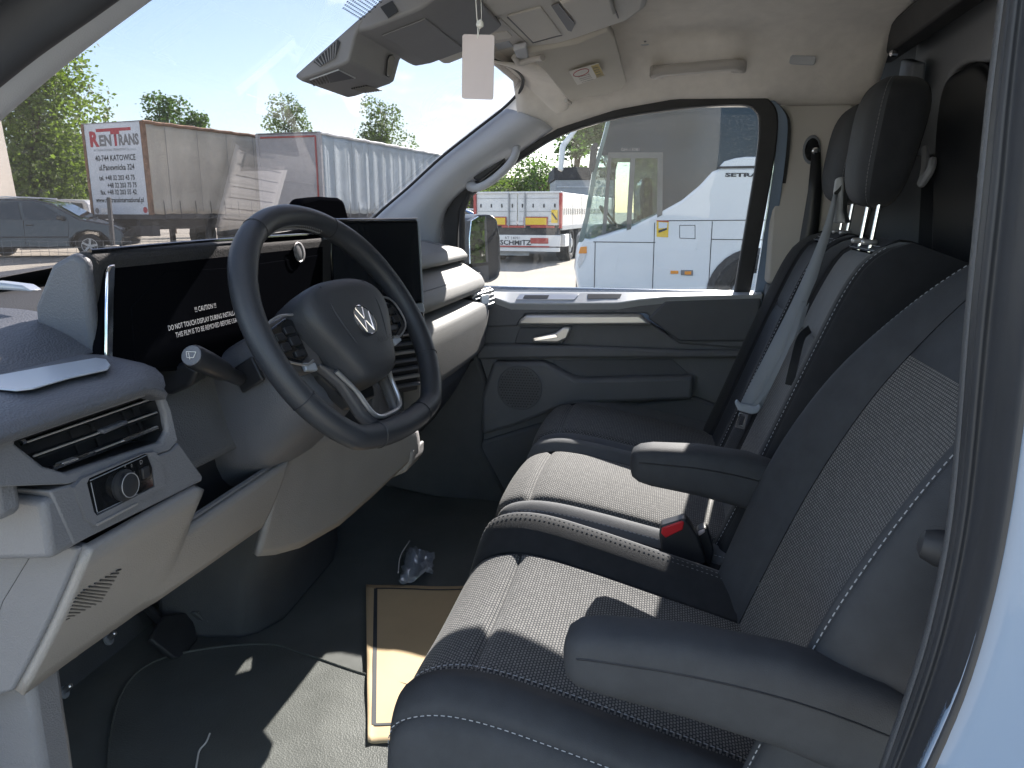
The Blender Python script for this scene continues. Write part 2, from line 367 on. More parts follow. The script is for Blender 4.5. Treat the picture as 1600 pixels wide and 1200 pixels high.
# windscreen
wq = [(-0.72, 1.06), (0.86, 1.06), (0.80, 0.375), (-0.70, 0.375)]
prism('windscreen_pane', [(x, y, 1.29-(y-0.38)*0.7) for x, y in wq], (0, 0.003, 0.0045), 'windscreen_glass', cab)
prism('windscreen_frit', [PP(u, v, WSP, WSN)+V((0, -0.003, -0.004)) for u, v in ((-80, 446), (0, 429), (70, 416), (140, 402), (250, 385), (420, 362), (560, 345), (560, 400), (250, 450), (-80, 500))], (0, 0.0005, 0.0008), 'satin_black', cab)
# right A-pillar trim, between the glass edge and the door opening
FE = [(545, 388), (590, 338), (640, 294), (690, 248), (740, 208), (785, 173)]
BE = [(684, 432), (688, 350), (703, 312), (745, 275), (800, 240), (864, 198)]
fr = crm([PP(u, v, WSP, WSN) for u, v in FE], 5); bk = crm([PX(u, v, 0.80-0.03*i/5) for i, (u, v) in enumerate(BE)], 5)
def apil(s, t):
    i = t*(len(fr)-1); k = min(int(i), len(fr)-2); a = fr[k].lerp(fr[k+1], i-k); b = bk[k].lerp(bk[k+1], i-k)
    return a.lerp(b, s)+V((-0.055, -0.02, 0.0))*(4*s*(1-s))
grid('a_pillar_trim', apil, 10, 30, 'trim_grey', cab, solid=0.01)
tube('windscreen_seal', crm([PP(u-5, v-3, WSP, WSN)+V((-0.004, -0.006, -0.004)) for u, v in FE+[(806, 153), (817, 138), (818, 122), (806, 108), (785, 99), (760, 91)]], 5), 0.0042, 'rubber', cab, n=6)
# corner fillet between pillar and headliner at the top of the windscreen
cf = crm([PP(u, v, WSP, WSN) for u, v in [(785, 173), (806, 153), (817, 138), (818, 122), (806, 108), (785, 99), (750, 88)]], 4)
cb = crm([PX(864, 198, 0.77), PX(880, 190, 0.765), V((0.70, 0.26, 1.258)), V((0.64, 0.22, 1.275)), V((0.56, 0.22, 1.29)), V((0.48, 0.24, 1.296)), V((0.38, 0.30, 1.299))], 4)
def cfn(s, t):
    i = t*(len(cf)-1); k = min(int(i), len(cf)-2); a = cf[k].lerp(cf[k+1], i-k); b = cb[k].lerp(cb[k+1], i-k)
    return a.lerp(b, s)+V((-0.012, -0.01, -0.012))*(4*s*(1-s))
grid('windscreen_corner_trim', cfn, 8, 24, 'headliner', cab, solid=0.004)
tube('trim_joint', crm([PX(862+3, 197, 0.765), PX(828, 186, 0.735), PP(787, 172, WSP, WSN)+V((-0.01, -0.012, -0.004))], 6), 0.0016, 'ink_grey', cab, n=5)
# right B-pillar trim
def Bp(u, v, x=0.80): return PX(u, v, x)
prism('b_pillar_trim', [Bp(1213, 172), Bp(1218, 148), Bp(1240, 140), Bp(1330, 140), Bp(1370, 300), Bp(1330, 452), Bp(1196, 443)], (0.05, 0, 0), 'trim_pale', cab, bevel=0.012, seg=3)
prism('b_pillar_lower_trim', [Bp(1197, 444), Bp(1330, 453), Bp(1320, 560), Bp(1230, 760), Bp(1110, 760), Bp(1128, 690), Bp(1160, 610), Bp(1184, 520)], (0.05, 0, 0), 'trim_slate', cab, bevel=0.006)
box('rear_quarter_trim', (0.835, -0.53, 0.77), (0.04, 0.36, 1.34), 'trim_slate', cab, bevel=0.01)
d0 = PX(1268, 234, 0.795)
lo = [d0+V((0, -0.022*math.cos(a)*1.0, 0.036*math.sin(a))) for a in [2*math.pi*i/20 for i in range(20)]]
prism('belt_anchor_surround', lo, (-0.004, 0, 0), 'trim_slate', cab, bevel=0.002)
prism('belt_anchor_recess', [d0+(p-d0)*0.78+V((-0.006, 0, 0)) for p in lo], (-0.001, 0, 0), 'gloss_black', cab)
lathe('anchor_bolt', d0+V((-0.006, -0.008, -0.004)), (-1, 0, 0), [(0.009, 0), (0.009, 0.008), (0.005, 0.011)], 'chrome', cab, k=12)
# bulkhead
def bulk(s, t):
    x = 0.86-1.72*s; z = FLOOR_Z+1.30*t
    return (x, -0.66+0.05*sm((t-0.1)/0.9), z)
grid('bulkhead_panel', bulk, 16, 16, 'bulk_black', cab)
def bq(u, v): return PY(u, v, -0.60)
up = crm([bq(1430, -30), bq(1428, 60), bq(1430, 150), bq(1432, 225), bq(1440, 241), bq(1474, 241), bq(1480, 205), bq(1488, 160), bq(1503, 118), bq(1530, 98), bq(1570, 94), bq(1590, 60), bq(1600, -30)], 3)
prism('bulkhead_upper_moulding', up, (0, 0.025, 0), 'bulk_grey', cab, bevel=0.012, seg=4)
arch = crm([bq(1478, 470), bq(1482, 300), bq(1488, 190), bq(1500, 130), bq(1522, 108), bq(1560, 100), bq(1590, 180), bq(1595, 470)], 4)
prism('bulkhead_arch_moulding', arch, (0, 0.035, 0), 'bulk_black', cab, bevel=0.03, seg=5)
prism('bulkhead_seal', [V((0.80, -0.52, 1.335)), V((0.80, -0.50, 1.40)), V((0.78, -0.455, 1.385)), V((0.79, -0.47, 1.33))], (-1.5, 0, 0), 'rubber', cab, bevel=0.006)
box('bulkhead_header', (0.03, -0.585, 1.40), (1.64, 0.20, 0.05), 'bulk_black', cab, bevel=0.01)
hk = PY(1446, 240, -0.575)
tube('coat_hook', crm([PY(1446, 232, -0.575), PY(1446, 258, -0.565), PY(1443, 276, -0.55), PY(1440, 287, -0.545), PY(1453, 268, -0.55), PY(1458, 250, -0.56)], 5), 0.009, 'trim_grey', cab, n=8)
tube('coat_hook', crm([PY(1552, 235, -0.55), PY(1550, 255, -0.545), PY(1542, 270, -0.535), PY(1533, 276, -0.53)], 5), 0.009, 'trim_slate', cab, n=8)
prism('rear_belt_housing', [PY(u, v, -0.52) for u, v in ((1408, 92), (1425, 98), (1421, 140), (1412, 150), (1400, 140))], (0, -0.03, 0), 'trim_slate', cab, bevel=0.006)
lathe('latch_knob', PY(1371, 63, -0.45), (0, 1, 0.1), [(0.012, 0), (0.012, 0.012), (0.006, 0.016)], 'trim_grey', cab, k=12)
lathe('latch_knob', PY(1402, 84, -0.47), (0, 1, 0.1), [(0.007, 0), (0.007, 0.012), (0.004, 0.016)], 'chrome', cab, k=10)
# driver's B-pillar: rubber seal and painted flange beside the camera
BL = [(1622, -430), (1576, -60), (1550, 150), (1535, 300), (1515, 500), (1490, 800), (1455, 980), (1418, 1100), (1372, 1230)]
BR = [(1716, -430), (1668, -60), (1650, 150), (1640, 300), (1618, 480), (1580, 760), (1548, 930), (1504, 1080), (1432, 1240)]
bl = crm(BL and [V((u, v, 0)) for u, v in BL], 4); br = crm([V((u, v, 0)) for u, v in BR], 4)
def bpil(s, t):
    i = t*(len(bl)-1); k = min(int(i), len(bl)-2); a = bl[k].lerp(bl[k+1], i-k); b = br[k].lerp(br[k+1], i-k); q = a.lerp(b, s)
    x = -0.745-0.095*s-0.014*math.sin(math.pi*min(1, s*3.2))-0.010*math.sin(math.pi*max(0, (s-0.55)/0.45))
    return PX(q.x, q.y, x)
grid('door_opening_seal', bpil, 24, 40, 'seal_blue', cab, solid=0.01)
def bpaint(s, t):
    i = t*(len(br)-1); k = min(int(i), len(br)-2); b = br[k].lerp(br[k+1], i-k); p = PX(b.x, b.y, -0.843)
    return p+V((-0.04*sm(s*1.5)-0.015*s, -0.26*s, 0.0))+V((0.006*(1-s), 0, 0))
grid('painted_flange', bpaint, 14, 30, 'paint_white', cab, solid=0.01)
def inner_fill(s, t):
    i = t*(len(bl)-1); k = min(int(i), len(bl)-2); b = bl[k].lerp(bl[k+1], i-k); p = PX(b.x, b.y, -0.745)
    return p+V((0.01*s, -0.40*s, 0.0))
grid('b_pillar_inner', inner_fill, 4, 20, 'foot_dark', cab, solid=0.01)
lathe('seat_back_bumper', PX(1466, 856, -0.68), (0.3, 0.9, 0.1), [(0.014, -0.03), (0.016, 0.0), (0.012, 0.012), (0.004, 0.016)], 'rubber', cab, k=14)
# driver's A-pillar, upper left corner
AI = [(-120, 262), (0, 152), (90, 72), (183, -2), (300, -90)]; AM = [(-120, 185), (0, 82), (60, 38), (118, -2), (240, -90)]; AO = [(-120, 70), (0, -20), (60, -70), (120, -120), (200, -190)]
ai = crm([PP(u, v, WSP, WSN) for u, v in AI], 4); am = crm([PX(u, v, -0.72) for u, v in AM], 4); ao = crm([PX(u, v, -0.80) for u, v in AO], 4)
def ap2(s, t):
    i = t*(len(ai)-1); k = min(int(i), len(ai)-2); a = ai[k].lerp(ai[k+1], i-k); b = am[k].lerp(am[k+1], i-k); return a.lerp(b, s)+V((0.0, -0.012, -0.012))*(4*s*(1-s))
def ap3(s, t):
    i = t*(len(am)-1); k = min(int(i), len(am)-2); a = am[k].lerp(am[k+1], i-k); b = ao[k].lerp(ao[k+1], i-k); return a.lerp(b, s)+V((0.0, -0.02, -0.02))*math.sin(math.pi*2*s)*0.7
grid('a_pillar_trim', ap2, 6, 16, 'trim_grey', cab, solid=0.01)
grid('door_seal', ap3, 14, 16, 'seal_blue', cab, solid=0.01)

# ================================================================ PASSENGER DOOR
WNP, WNN = (0.83, 0, 0.75), (1, 0, 0.14)               # side window plane, leaning in towards the roof
def PW(u, v, off=0.0): return PP(u, v, V(WNP)+V((off, 0, 0)), WNN)
door = thing('passenger_door', 'dark grey passenger door with silver pull trim below the side window', 'door', (0.85, 0.15, FLOOR_Z))
GO = [(700, 458), (705, 335), (726, 298), (800, 247), (868, 206), (950, 181), (1050, 164), (1130, 157), (1170, 157), (1190, 166), (1198, 190), (1190, 262), (1158, 458)]
SO = [(680, 470), (687, 345), (700, 305), (748, 266), (850, 200), (945, 170), (1050, 153), (1135, 146), (1180, 146), (1205, 158), (1216, 188), (1207, 270), (1170, 470)]
prism('window_pane', [PW(u, v, 0.012) for u, v in GO[:1]+GO[1:]], (0.004, 0, 0), 'door_glass', door)
def ring(name, A, B, off, ext, m, par, per=4, **k):
    a = crm([PW(u, v, off) for u, v in A], per); b = crm([PW(u, v, off) for u, v in B], per); n = len(a)
    v = a+b+[p+V(ext) for p in a]+[p+V(ext) for p in b]; f = []
    for i in range(n-1):
        f += [[i, i+1, n+i+1, n+i], [2*n+i, 3*n+i, 3*n+i+1, 2*n+i+1], [i, 2*n+i, 2*n+i+1, i+1], [n+i, n+i+1, 3*n+i+1, 3*n+i]]
    f += [[0, n, 3*n, 2*n], [n-1, 3*n-1, 4*n-1, 2*n-1]]
    return obj(name, v, f, m, par, **k)
GI = [(714, 458), (717, 340), (738, 304), (806, 254), (872, 213), (952, 187), (1050, 171), (1128, 164), (1164, 164), (1180, 172), (1186, 192), (1180, 262), (1147, 458)]
ring('window_seal', GI, SO, -0.004, (0.03, 0, 0), 'rubber', door, bevel=0.004)
WO = [(1180, 146), (1200, 150), (1222, 170), (1231, 200), (1221, 300), (1200, 440), (1196, 470)]
WI = [(1180, 147), (1196, 155), (1208, 172), (1215, 200), (1206, 285), (1182, 440), (1176, 470)]
ring('painted_window_frame', WI, WO, 0.004, (0.03, 0, 0), 'paint_white', door, bevel=0.004)
SO2 = [(1196, 148), (1208, 154), (1226, 172), (1236, 205), (1226, 300), (1205, 440), (1202, 470)]
ring('door_seal', WO[1:2]+WO[1:], SO2[:1]+SO2[:1]+SO2[2:], 0.012, (0.02, 0, 0), 'rubber', door)
tube('window_divider', [PW(716, 458, 0.0), PW(722, 385, 0.0), PW(722, 330, 0.0), PW(733, 302, 0)], 0.009, 'rubber', door, n=8)
# trim panel: upper shelf, upper panel, middle, lower
XD = 0.80
def D(u, v, off=0.0): return PX(u, v, XD+off)
sh = [(765, 463), (1190, 457), (1194, 470), (1000, 474), (960, 481), (800, 483), (778, 474)]
sho = [PX(u, v, 0.832) for u, v in ((735, 452), (770, 455), (800, 455.5), (880, 456), (965, 456), (1000, 456), (1040, 456), (1190, 455.5))]
shi = [PX(u, v, 0.785) for u, v in ((742, 456), (770, 464), (797, 474), (880, 474.5), (965, 473.5), (1000, 468), (1040, 464), (1192, 460))]
loft('sill_shelf', [[a, b, b+V((0.02, 0, -0.03)), a+V((0.0, 0, -0.04))] for a, b in zip(sho, shi)], 'trim_grey', door, bevel=0.003)
shn = (shi[3]-sho[3]).cross(sho[4]-sho[3]).normalized(); shn = shn if shn.z > 0 else -shn
def SH(u, v, h=0.002): return PP(u, v, sho[3]+shn*h, shn)
prism('upper_panel', [D(u, v, -0.002) for u, v in ((745, 457), (768, 465), (797, 475.5), (965, 475), (1000, 469), (1040, 465), (1191, 461), (1187, 520), (1178, 546), (1060, 537), (1010, 490), (820, 491), (807, 510), (745, 512))], (0.04, 0, 0), 'door_dark', door, bevel=0.005)
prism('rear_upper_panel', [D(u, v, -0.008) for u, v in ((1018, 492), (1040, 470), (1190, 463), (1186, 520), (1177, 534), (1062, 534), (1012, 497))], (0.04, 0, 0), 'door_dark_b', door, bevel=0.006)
prism('pull_trim', [D(u, v, -0.022) for u, v in ((822, 492), (1000, 491), (1019, 508), (808, 509), (811, 500))], (0.03, 0, 0), 'silver', door, bevel=0.008, seg=3)
prism('middle_panel', [D(u, v, 0.004) for u, v in ((745, 470), (800, 492), (1010, 500), (1060, 534), (1178, 542), (1160, 610), (1128, 690), (1090, 740), (730, 740), (735, 600))], (0.04, 0, 0), 'door_dark', door, bevel=0.005)
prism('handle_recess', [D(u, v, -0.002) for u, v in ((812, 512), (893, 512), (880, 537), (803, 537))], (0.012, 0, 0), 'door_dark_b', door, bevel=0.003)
hp = [PX(u, v, 0.775) for u, v in ((830, 528), (868, 520), (880, 511), (893, 511), (886, 530), (872, 536), (832, 536))]
prism('door_handle', hp, (0.018, 0, 0), 'silver', door, bevel=0.006, seg=3)
prism('handle_glint_strip', [PX(u, v, 0.7735) for u, v in ((833, 528), (868, 522), (872, 527), (836, 533))], (0.003, 0, 0), 'chrome', door, bevel=0.001)
prism('armrest_ledge', [D(u, v, -0.020) for u, v in ((745, 538), (880, 540), (1080, 548), (1175, 548), (1172, 560), (1062, 560), (865, 560), (745, 562))], (0.04, 0, 0), 'door_dark', door, bevel=0.008)
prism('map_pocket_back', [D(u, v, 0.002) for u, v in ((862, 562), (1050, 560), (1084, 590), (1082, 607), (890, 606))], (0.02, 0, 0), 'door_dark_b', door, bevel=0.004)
prism('map_pocket_front', [D(u, v, -0.035) for u, v in ((770, 566), (850, 566), (900, 593), (1084, 588), (1082, 625), (890, 632), (800, 668), (752, 680), (752, 620))], (0.05, 0, 0), 'door_dark', door, bevel=0.012, seg=3)
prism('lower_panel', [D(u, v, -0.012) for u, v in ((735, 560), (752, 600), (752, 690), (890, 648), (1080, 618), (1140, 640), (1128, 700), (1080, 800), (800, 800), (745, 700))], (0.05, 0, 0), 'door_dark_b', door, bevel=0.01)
# speaker grille: ring and rows of holes
sc_ = PX(812, 606, 0.763)
prism('speaker_ring', disc(sc_, (1, 0, 0), 0.066, 32), (-0.003, 0, 0), 'door_dark_b', door, bevel=0.0015)
hol = []
for j in range(-7, 8):
    for i in range(-7, 8):
        y, z = i*0.0083+(j % 2)*0.004, j*0.0078
        if y*y+z*z < 0.059**2: hol.append(boxd(sc_+V((-0.0035, y, z)), (0.001, 0.0042, 0.0036)))
merge('speaker_holes', hol, 'satin_black', door, smooth=False)['kind'] = 'stuff'
# switch plate and vent slot in the shelf
prism('window_switch_plate', [SH(u, v) for u, v in ((812, 459), (905, 459), (898, 468), (806, 468))], shn*-0.004, 'silver', door, bevel=0.001)
prism('window_switch_slot', [SH(u, v, 0.0032) for u, v in ((820, 461), (858, 461), (855, 466), (817, 466))], shn*-0.001, 'satin_black', door)
prism('shelf_tray', [SH(u, v) for u, v in ((918, 459), (990, 459), (1002, 466), (918, 467))], shn*-0.003, 'satin_black', door, bevel=0.001)
tube('door_edge_strip', crm([PX(u, v, 0.805) for u, v in ((1194, 470), (1187, 525), (1162, 610), (1140, 660), (1128, 692), (1110, 770))], 6), 0.0045, 'paint_white', door, n=8)
tube('door_edge_seal', crm([PX(u, v, 0.812) for u, v in ((1204, 470), (1197, 525), (1172, 612), (1150, 662), (1138, 694), (1120, 770))], 6), 0.009, 'rubber', door, n=8)
# kick panel below the dash, in front of the door
prism('kick_panel', [PX(u, v, 0.78) for u, v in ((690, 600), (742, 545), (760, 600), (752, 700), (800, 790), (780, 800), (600, 760), (560, 640))], (0.06, 0, 0), 'foot_dark', cab, bevel=0.01)
# outside of the door below the sill, so that the shell closes
box('door_outer_skin', (0.90, 0.15, 0.36), (0.03, 1.0, 0.80), 'paint_white', door, bevel=0.01)
box('body_panel', (0.90, -0.62, 0.60), (0.03, 0.52, 1.5), 'paint_white', cab, bevel=0.01)
box('body_panel', (0.90, 0.90, 0.35), (0.03, 0.48, 1.10), 'paint_white', cab, bevel=0.01)

# A-pillar grab handle (right)
gh = thing('a_pillar_grab_handle', 'grey grab handle on the passenger A-pillar beside the windscreen', 'grab handle', PX(770, 268, 0.76))
gp = crm([PX(735, 291, 0.765), PX(748, 293, 0.735), PX(770, 281, 0.725), (PX(795, 258, 0.722)), PX(806, 238, 0.73), PX(806, 220, 0.76)], 6)
tube('grip', gp, [0.014]*3+[0.011]*(len(gp)-6)+[0.014]*3, 'trim_grey', gh, n=12)
prism('finger_recess', [PX(u, v, 0.752) for u, v in ((738, 278), (748, 270), (782, 244), (789, 241), (789, 249), (776, 262), (748, 284))], (0.02, 0, 0), 'satin_black', gh, bevel=0.004)
# roof grab handle
rh = thing('roof_grab_handle', 'pale folding grab handle on the headliner above the side window', 'grab handle', PZ(1090, 100, 1.33))
def RZ(u, v, dz=0.0):
    # onto the headliner's side curve near x=.66
    return PX(u, v, 0.665)+V((-dz, 0, -dz*0.6))
hpth = crm([RZ(1024, 112, 0.0), RZ(1027, 106, 0.030), RZ(1040, 97, 0.046), RZ(1090, 91, 0.050), RZ(1138, 88, 0.046), RZ(1153, 93, 0.034), RZ(1156, 104, 0.0)], 6)
tube('grip', hpth, 0.0135, 'trim_pale', rh, n=10)
for u, v in ((1027, 111), (1154, 103)):
    p = RZ(u, v, 0.004); box('mount', p, (0.016, 0.036, 0.03), 'trim_pale', rh, bevel=0.006)
rc = thing('roof_lamp_button', 'small pale oblong clip cover on the headliner right of the grab handle', 'clip cover', PX(1255, 93, 0.66))
prism('cover', rrect(PX(1254, 93, 0.655), (0, 1, 0.08), (0.35, 0.08, -1), 0.058, 0.020, 0.006), (-0.006, 0, -0.004), 'trim_grey', rc, bevel=0.003)
ck = thing('coat_clip', 'tiny grey garment clip on the headliner left of the grab handle', 'clip', PX(1008, 62, 0.62))
prism('clip_base', rrect(PX(1008, 62, 0.615), (0, 1, 0), (0.5, 0, -1), 0.022, 0.018, 0.005), (-0.006, 0, -0.006), 'trim_grey', ck, bevel=0.002)
box('clip_tongue', PX(1008, 62, 0.603), (0.006, 0.006, 0.012), 'console_dark', ck, bevel=0.002)

# ================================================================ OVERHEAD: mirror housing, console, visor, tag
mh = thing('sensor_housing', 'dark grey slotted camera and sensor housing at the top of the windscreen', 'sensor housing', (-0.14, 0.5, 1.22))
gW = V((0, 0.819, -0.573)); nW = V((0, -0.573, -0.819))
def HB(x, b, of): return V((x, 0.38, 1.29))+gW*b+nW*of            # place on the glass: across, down the glass, off the glass
def hsec(name, sec, x0, x1, m, bevel=0.006, tap=0.0):
    n0 = len(sec); bm_ = sum(b for b, o_ in sec)/n0
    rings = [[HB(x, b-(b-bm_)*k, o_*(1-k)) for b, o_ in sec] for x, k in ((x0, 0.06), (x0+0.006, 0.0), (x1-0.02, 0.0), (x1, 0.10+tap))]
    return loft(name, rings, m, mh, bevel=bevel, seg=3)
hsec('camera_pod', [(0.207, -0.002), (0.202, 0.010), (0.133, 0.034), (0.124, 0.035), (0.094, 0.013), (0.070, 0.004), (0.070, -0.002)], -0.235, -0.045, 'console_dark')
hsec('housing_body', [(0.100, -0.002), (0.092, 0.011), (0.072, 0.021), (0.0, 0.045), (-0.07, 0.052), (-0.07, -0.002)], -0.234, 0.045, 'console_dark', bevel=0.008)
hsec('cover_tongue', [(0.062, 0.002), (0.058, 0.016), (-0.02, 0.040), (-0.03, 0.002)], 0.03, 0.12, 'console_pale', bevel=0.004)
prism('cover_plate', [HB(x, b, of+0.0005) for x, b, of in ((-0.20, 0.070, 0.022), (-0.20, 0.004, 0.044), (0.02, 0.004, 0.044), (0.02, 0.070, 0.022))], nW*0.002, 'console_dark', mh, bevel=0.001)
def nf(u, v, d=0.0): return PX(u, v, -0.2365-d)                    # near flank
prism('slot_recess', [nf(u, v) for u, v in ((490, 97), (528, 62), (532, 66), (524, 90), (500, 104))], (-0.0008, 0, 0), 'satin_black', mh)
for k in range(8):
    t = (k+0.5)/8; tube('slot_rib', [nf(490+38*t, 97-35*t, 0.001), nf(500+25*t, 104-14*t, 0.001)], 0.0011, 'console_dark', mh, n=5)
prism('side_recess', [nf(u, v) for u, v in ((594, 11), (613, 1), (623, 18), (607, 29))], (-0.0008, 0, 0), 'satin_black', mh, bevel=0.0005)
u0, u1, u2 = HB(-0.2, 0.202, 0.010), HB(-0.2, 0.133, 0.034), HB(-0.06, 0.202, 0.010); uN = (u1-u0).cross(u2-u0).normalized(); uN = uN if uN.z < 0 else -uN
def un_(u, v, d=0.0012): return PP(u, v, u0+uN*d, uN)
prism('lens_recess', [un_(u, v) for u, v in ((511, 117), (529, 110), (553, 122), (516, 129))], uN*0.0005, 'satin_black', mh)
tube('lens_rim', [un_(u, v) for u, v in ((484, 125), (529, 109), (555, 122))], 0.0011, 'trim_grey', mh, n=5)
for k in range(6):
    t = k/5; tube('slot_rib', [un_(484+23*t, 126-9*t), un_(491+22*t, 134-5*t)], 0.0011, 'satin_black', mh, n=5)
for k in range(7):
    t = k/6; tube('slot_rib', [un_(550+22*t, 138.5-4.5*t), un_(572+24*t, 145-3.5*t)], 0.0012, 'satin_black', mh, n=5)
b0_, b1_, b2_ = HB(-0.2, 0.124, 0.035), HB(-0.2, 0.094, 0.013), HB(-0.06, 0.124, 0.035); bN = (b1_-b0_).cross(b2_-b0_).normalized(); bN = bN if bN.y < 0 else -bN
def bk__(u, v, d=0.0015): return PP(u, v, b0_+bN*d, bN)
prism('side_button', [bk__(u, v) for u, v in ((604, 94), (607, 86), (613, 85), (616, 90), (611, 114), (607, 121), (602, 118))], bN*0.002, 'satin_black', mh, bevel=0.001)
fr_ = [PP(u, v, WSP, WSN)+nW*0.003 for u, v in ((506, -6), (552, 32), (600, -4), (660, -60), (560, -60))]
dots = []
for i in range(60):
    for j in range(40):
        x_, b_ = -0.36+0.006*i+(j % 2)*0.003, -0.05+0.0052*j
        p_ = HB(x_, b_, 0.003); q_ = p_-CAM; w_ = q_.dot(FWD); uu, vv = 800+FPX*q_.dot(RGT)/w_, 600-FPX*q_.dot(UPV)/w_
        if x_ < -0.236 and x_ > -0.335+0.6*max(0, b_-0.02) and b_ < 0.075: dots.append(([HB(x_, b_, 0.003)+(V((1, 0, 0))*math.cos(a)+gW*math.sin(a))*0.0019 for a in [k*1.0472 for k in range(6)]], [[0, 1, 2, 3, 4, 5]]))
merge('dotted_frit', dots, 'satin_black', mh, smooth=False)['kind'] = 'stuff'

oc = thing('overhead_console', 'pale overhead console with reading lamp and sunglasses tray above the windscreen', 'console', (0.1, 0.25, 1.30))
def OC(u, v, z=1.302): return PZ(u, v, z)
ol = [(640, -60), (668, 12), (692, 46), (724, 77), (762, 101), (806, 90), (900, 62), (985, 33), (1010, 15), (1030, -60)]
prism('console_body', [OC(u, v) for u, v in ol], (0, 0, 0.05), 'console_pale', oc, bevel=0.012, seg=3)
bz = 1.2995
prism('front_bar', [OC(u, v, 1.294) for u, v in ((640, -60), (668, 10), (682, 34), (694, 42), (760, 32), (860, 5), (1000, -60))], (0, 0, 0.02), 'console_pale', oc, bevel=0.01, seg=3)
prism('lamp_panel', [OC(u, v, bz) for u, v in ((715, 42), (782, 30), (824, 69), (757, 85))], (0, 0, 0.004), 'trim_pale', oc, bevel=0.001)
prism('reading_lamp_lens', [OC(u, v, bz-0.0015) for u, v in ((727, 43), (733, 39), (766, 35), (773, 46), (768, 51), (742, 55), (735, 53))], (0, 0, 0.003), 'lens_clear', oc, bevel=0.001)
prism('lamp_switch', [OC(u, v, bz-0.0015) for u, v in ((770, 53), (792, 49), (800, 57), (797, 60), (775, 63))], (0, 0, 0.002), 'console_pale', oc, bevel=0.001)
prism('lamp_switch', [OC(u, v, bz-0.0015) for u, v in ((772, 70), (795, 65), (803, 73), (778, 78))], (0, 0, 0.002), 'pale_lid', oc, bevel=0.001)
prism('tray_lid', [OC(u, v, bz-0.001) for u, v in ((793, 26), (845, 12), (877, 54), (833, 66))], (0, 0, 0.004), 'console_pale', oc, bevel=0.002)
tube('tray_lid_groove', [OC(u, v, bz-0.001) for u, v in ((793, 27), (833, 67), (878, 55))], 0.0013, 'console_dark', oc, n=5)
prism('sunglasses_pocket', [OC(u, v, bz-0.002) for u, v in ((861, 10), (873, 6), (899, 38), (893, 50), (887, 48))], (0, 0, 0.002), 'console_dark', oc, bevel=0.001)
prism('sunglasses_door', [OC(u, v, 1.288) for u, v in ((874, 6), (948, -20), (962, 24), (900, 36))], (0, 0, 0.012), 'console_pale', oc, bevel=0.004)
tube('console_groove', [OC(u, v, bz-0.001) for u, v in ((910, -4), (928, 28))], 0.0012, 'console_dark', oc, n=5)
tube('console_groove', [OC(u, v, bz-0.001) for u, v in ((952, -6), (966, 28))], 0.0014, 'console_dark', oc, n=5)

sv = thing('sun_visor', 'folded grey sun visor with a white and yellow airbag sticker', 'sun visor', (0.5, 0.2, 1.28))
vz = [PZ(818, 82, 1.292), PZ(900, 66, 1.30), PZ(952, 46, 1.312), PZ(962, 60, 1.305), PZ(980, 130, 1.272), PZ(974, 139, 1.268), PZ(945, 150, 1.260), PZ(915, 152, 1.256), PZ(895, 159, 1.252), PZ(884, 154, 1.252), PZ(850, 110, 1.268), PZ(828, 92, 1.284)]
prism('visor_blade', vz, (0, 0.006, 0.02), 'visor_cloth', sv, bevel=0.006, seg=3)
tube('pivot_rod', crm([PZ(803, 88, 1.288), PZ(812, 98, 1.278), PZ(830, 93, 1.283), PZ(848, 90, 1.282)], 5), 0.0065, 'trim_pale', sv, n=10)
prism('pivot_bracket', [PZ(u, v, 1.285) for u, v in ((802, 79), (822, 75), (826, 90), (816, 101), (810, 98))], (0, 0, 0.012), 'trim_grey', sv, bevel=0.003)
nV = (vz[5]-vz[3]).cross(vz[10]-vz[3]).normalized()
if nV.z > 0: nV = -nV
def SV(u, v, d=0.001): return PP(u, v, vz[3]+nV*(0.005+d), nV)
prism('sticker', [SV(u, v) for u, v in ((889, 112), (935, 99), (945, 118), (902, 133))], -nV*0.0008, 'pale_label', sv)
prism('sticker_warning_block', [SV(u, v, 0.001) for u, v in ((923, 103), (935, 99.5), (944.5, 118), (933, 122))], -nV*0.0006, 'label_yellow', sv)
el = [SV(908+12*math.cos(a), 113.5+5*math.sin(a)-0.28*12*math.cos(a), 0.0015) for a in [2*math.pi*i/18 for i in range(18)]]
tube('sticker_red_oval', el, 0.0008, 'ink_red', sv, n=4, closed=True)
for k in range(4):
    tube('sticker_text_line', [SV(903+2*k, 121+2.6*k, 0.0015), SV(921+2*k, 116+2.6*k, 0.0015)], 0.00035, 'ink_grey', sv, n=4)
for k in range(4):
    tube('sticker_text_line', [SV(927+1.6*k, 107+3.4*k, 0.002), SV(934+1.8*k, 105+3.4*k, 0.002)], 0.0004, 'ink_grey', sv, n=4)
tube('visor_clip', [PZ(884, 157, 1.25), PZ(891, 161, 1.248)], 0.005, 'trim_pale', sv, n=8)

tg = thing('hanging_tag', 'plain pinkish paper tag hanging on a string from the overhead console', 'tag', PX(747, 50, -0.42))
tx = -0.42
def TG(u, v): return PX(u, v, tx)
prism('tag_card', [TG(u, v) for u, v in ((722.5, 56), (725, 53.5), (770, 54.5), (772.5, 57), (770.5, 153), (768, 155.5), (724, 154), (721.5, 151.5))], (0.0012, 0, 0), 'tag_paper', tg)
tube('string', crm([TG(736, -150), TG(744, 10), TG(746.5, 40), TG(746, 60)], 4), 0.0006, 'pale_label', tg, n=5)
tube('string', crm([TG(742, -150), TG(752, 10), TG(750, 36), TG(747, 58)], 4), 0.0004, 'pale_label', tg, n=5)
lathe('string_bead', TG(750, 38), (0, 0, 1), [(0.0007, -0.0045), (0.004, -0.0025), (0.0045, 0.0), (0.0033, 0.0032), (0.0007, 0.005)], 'pale_label', tg, k=12)
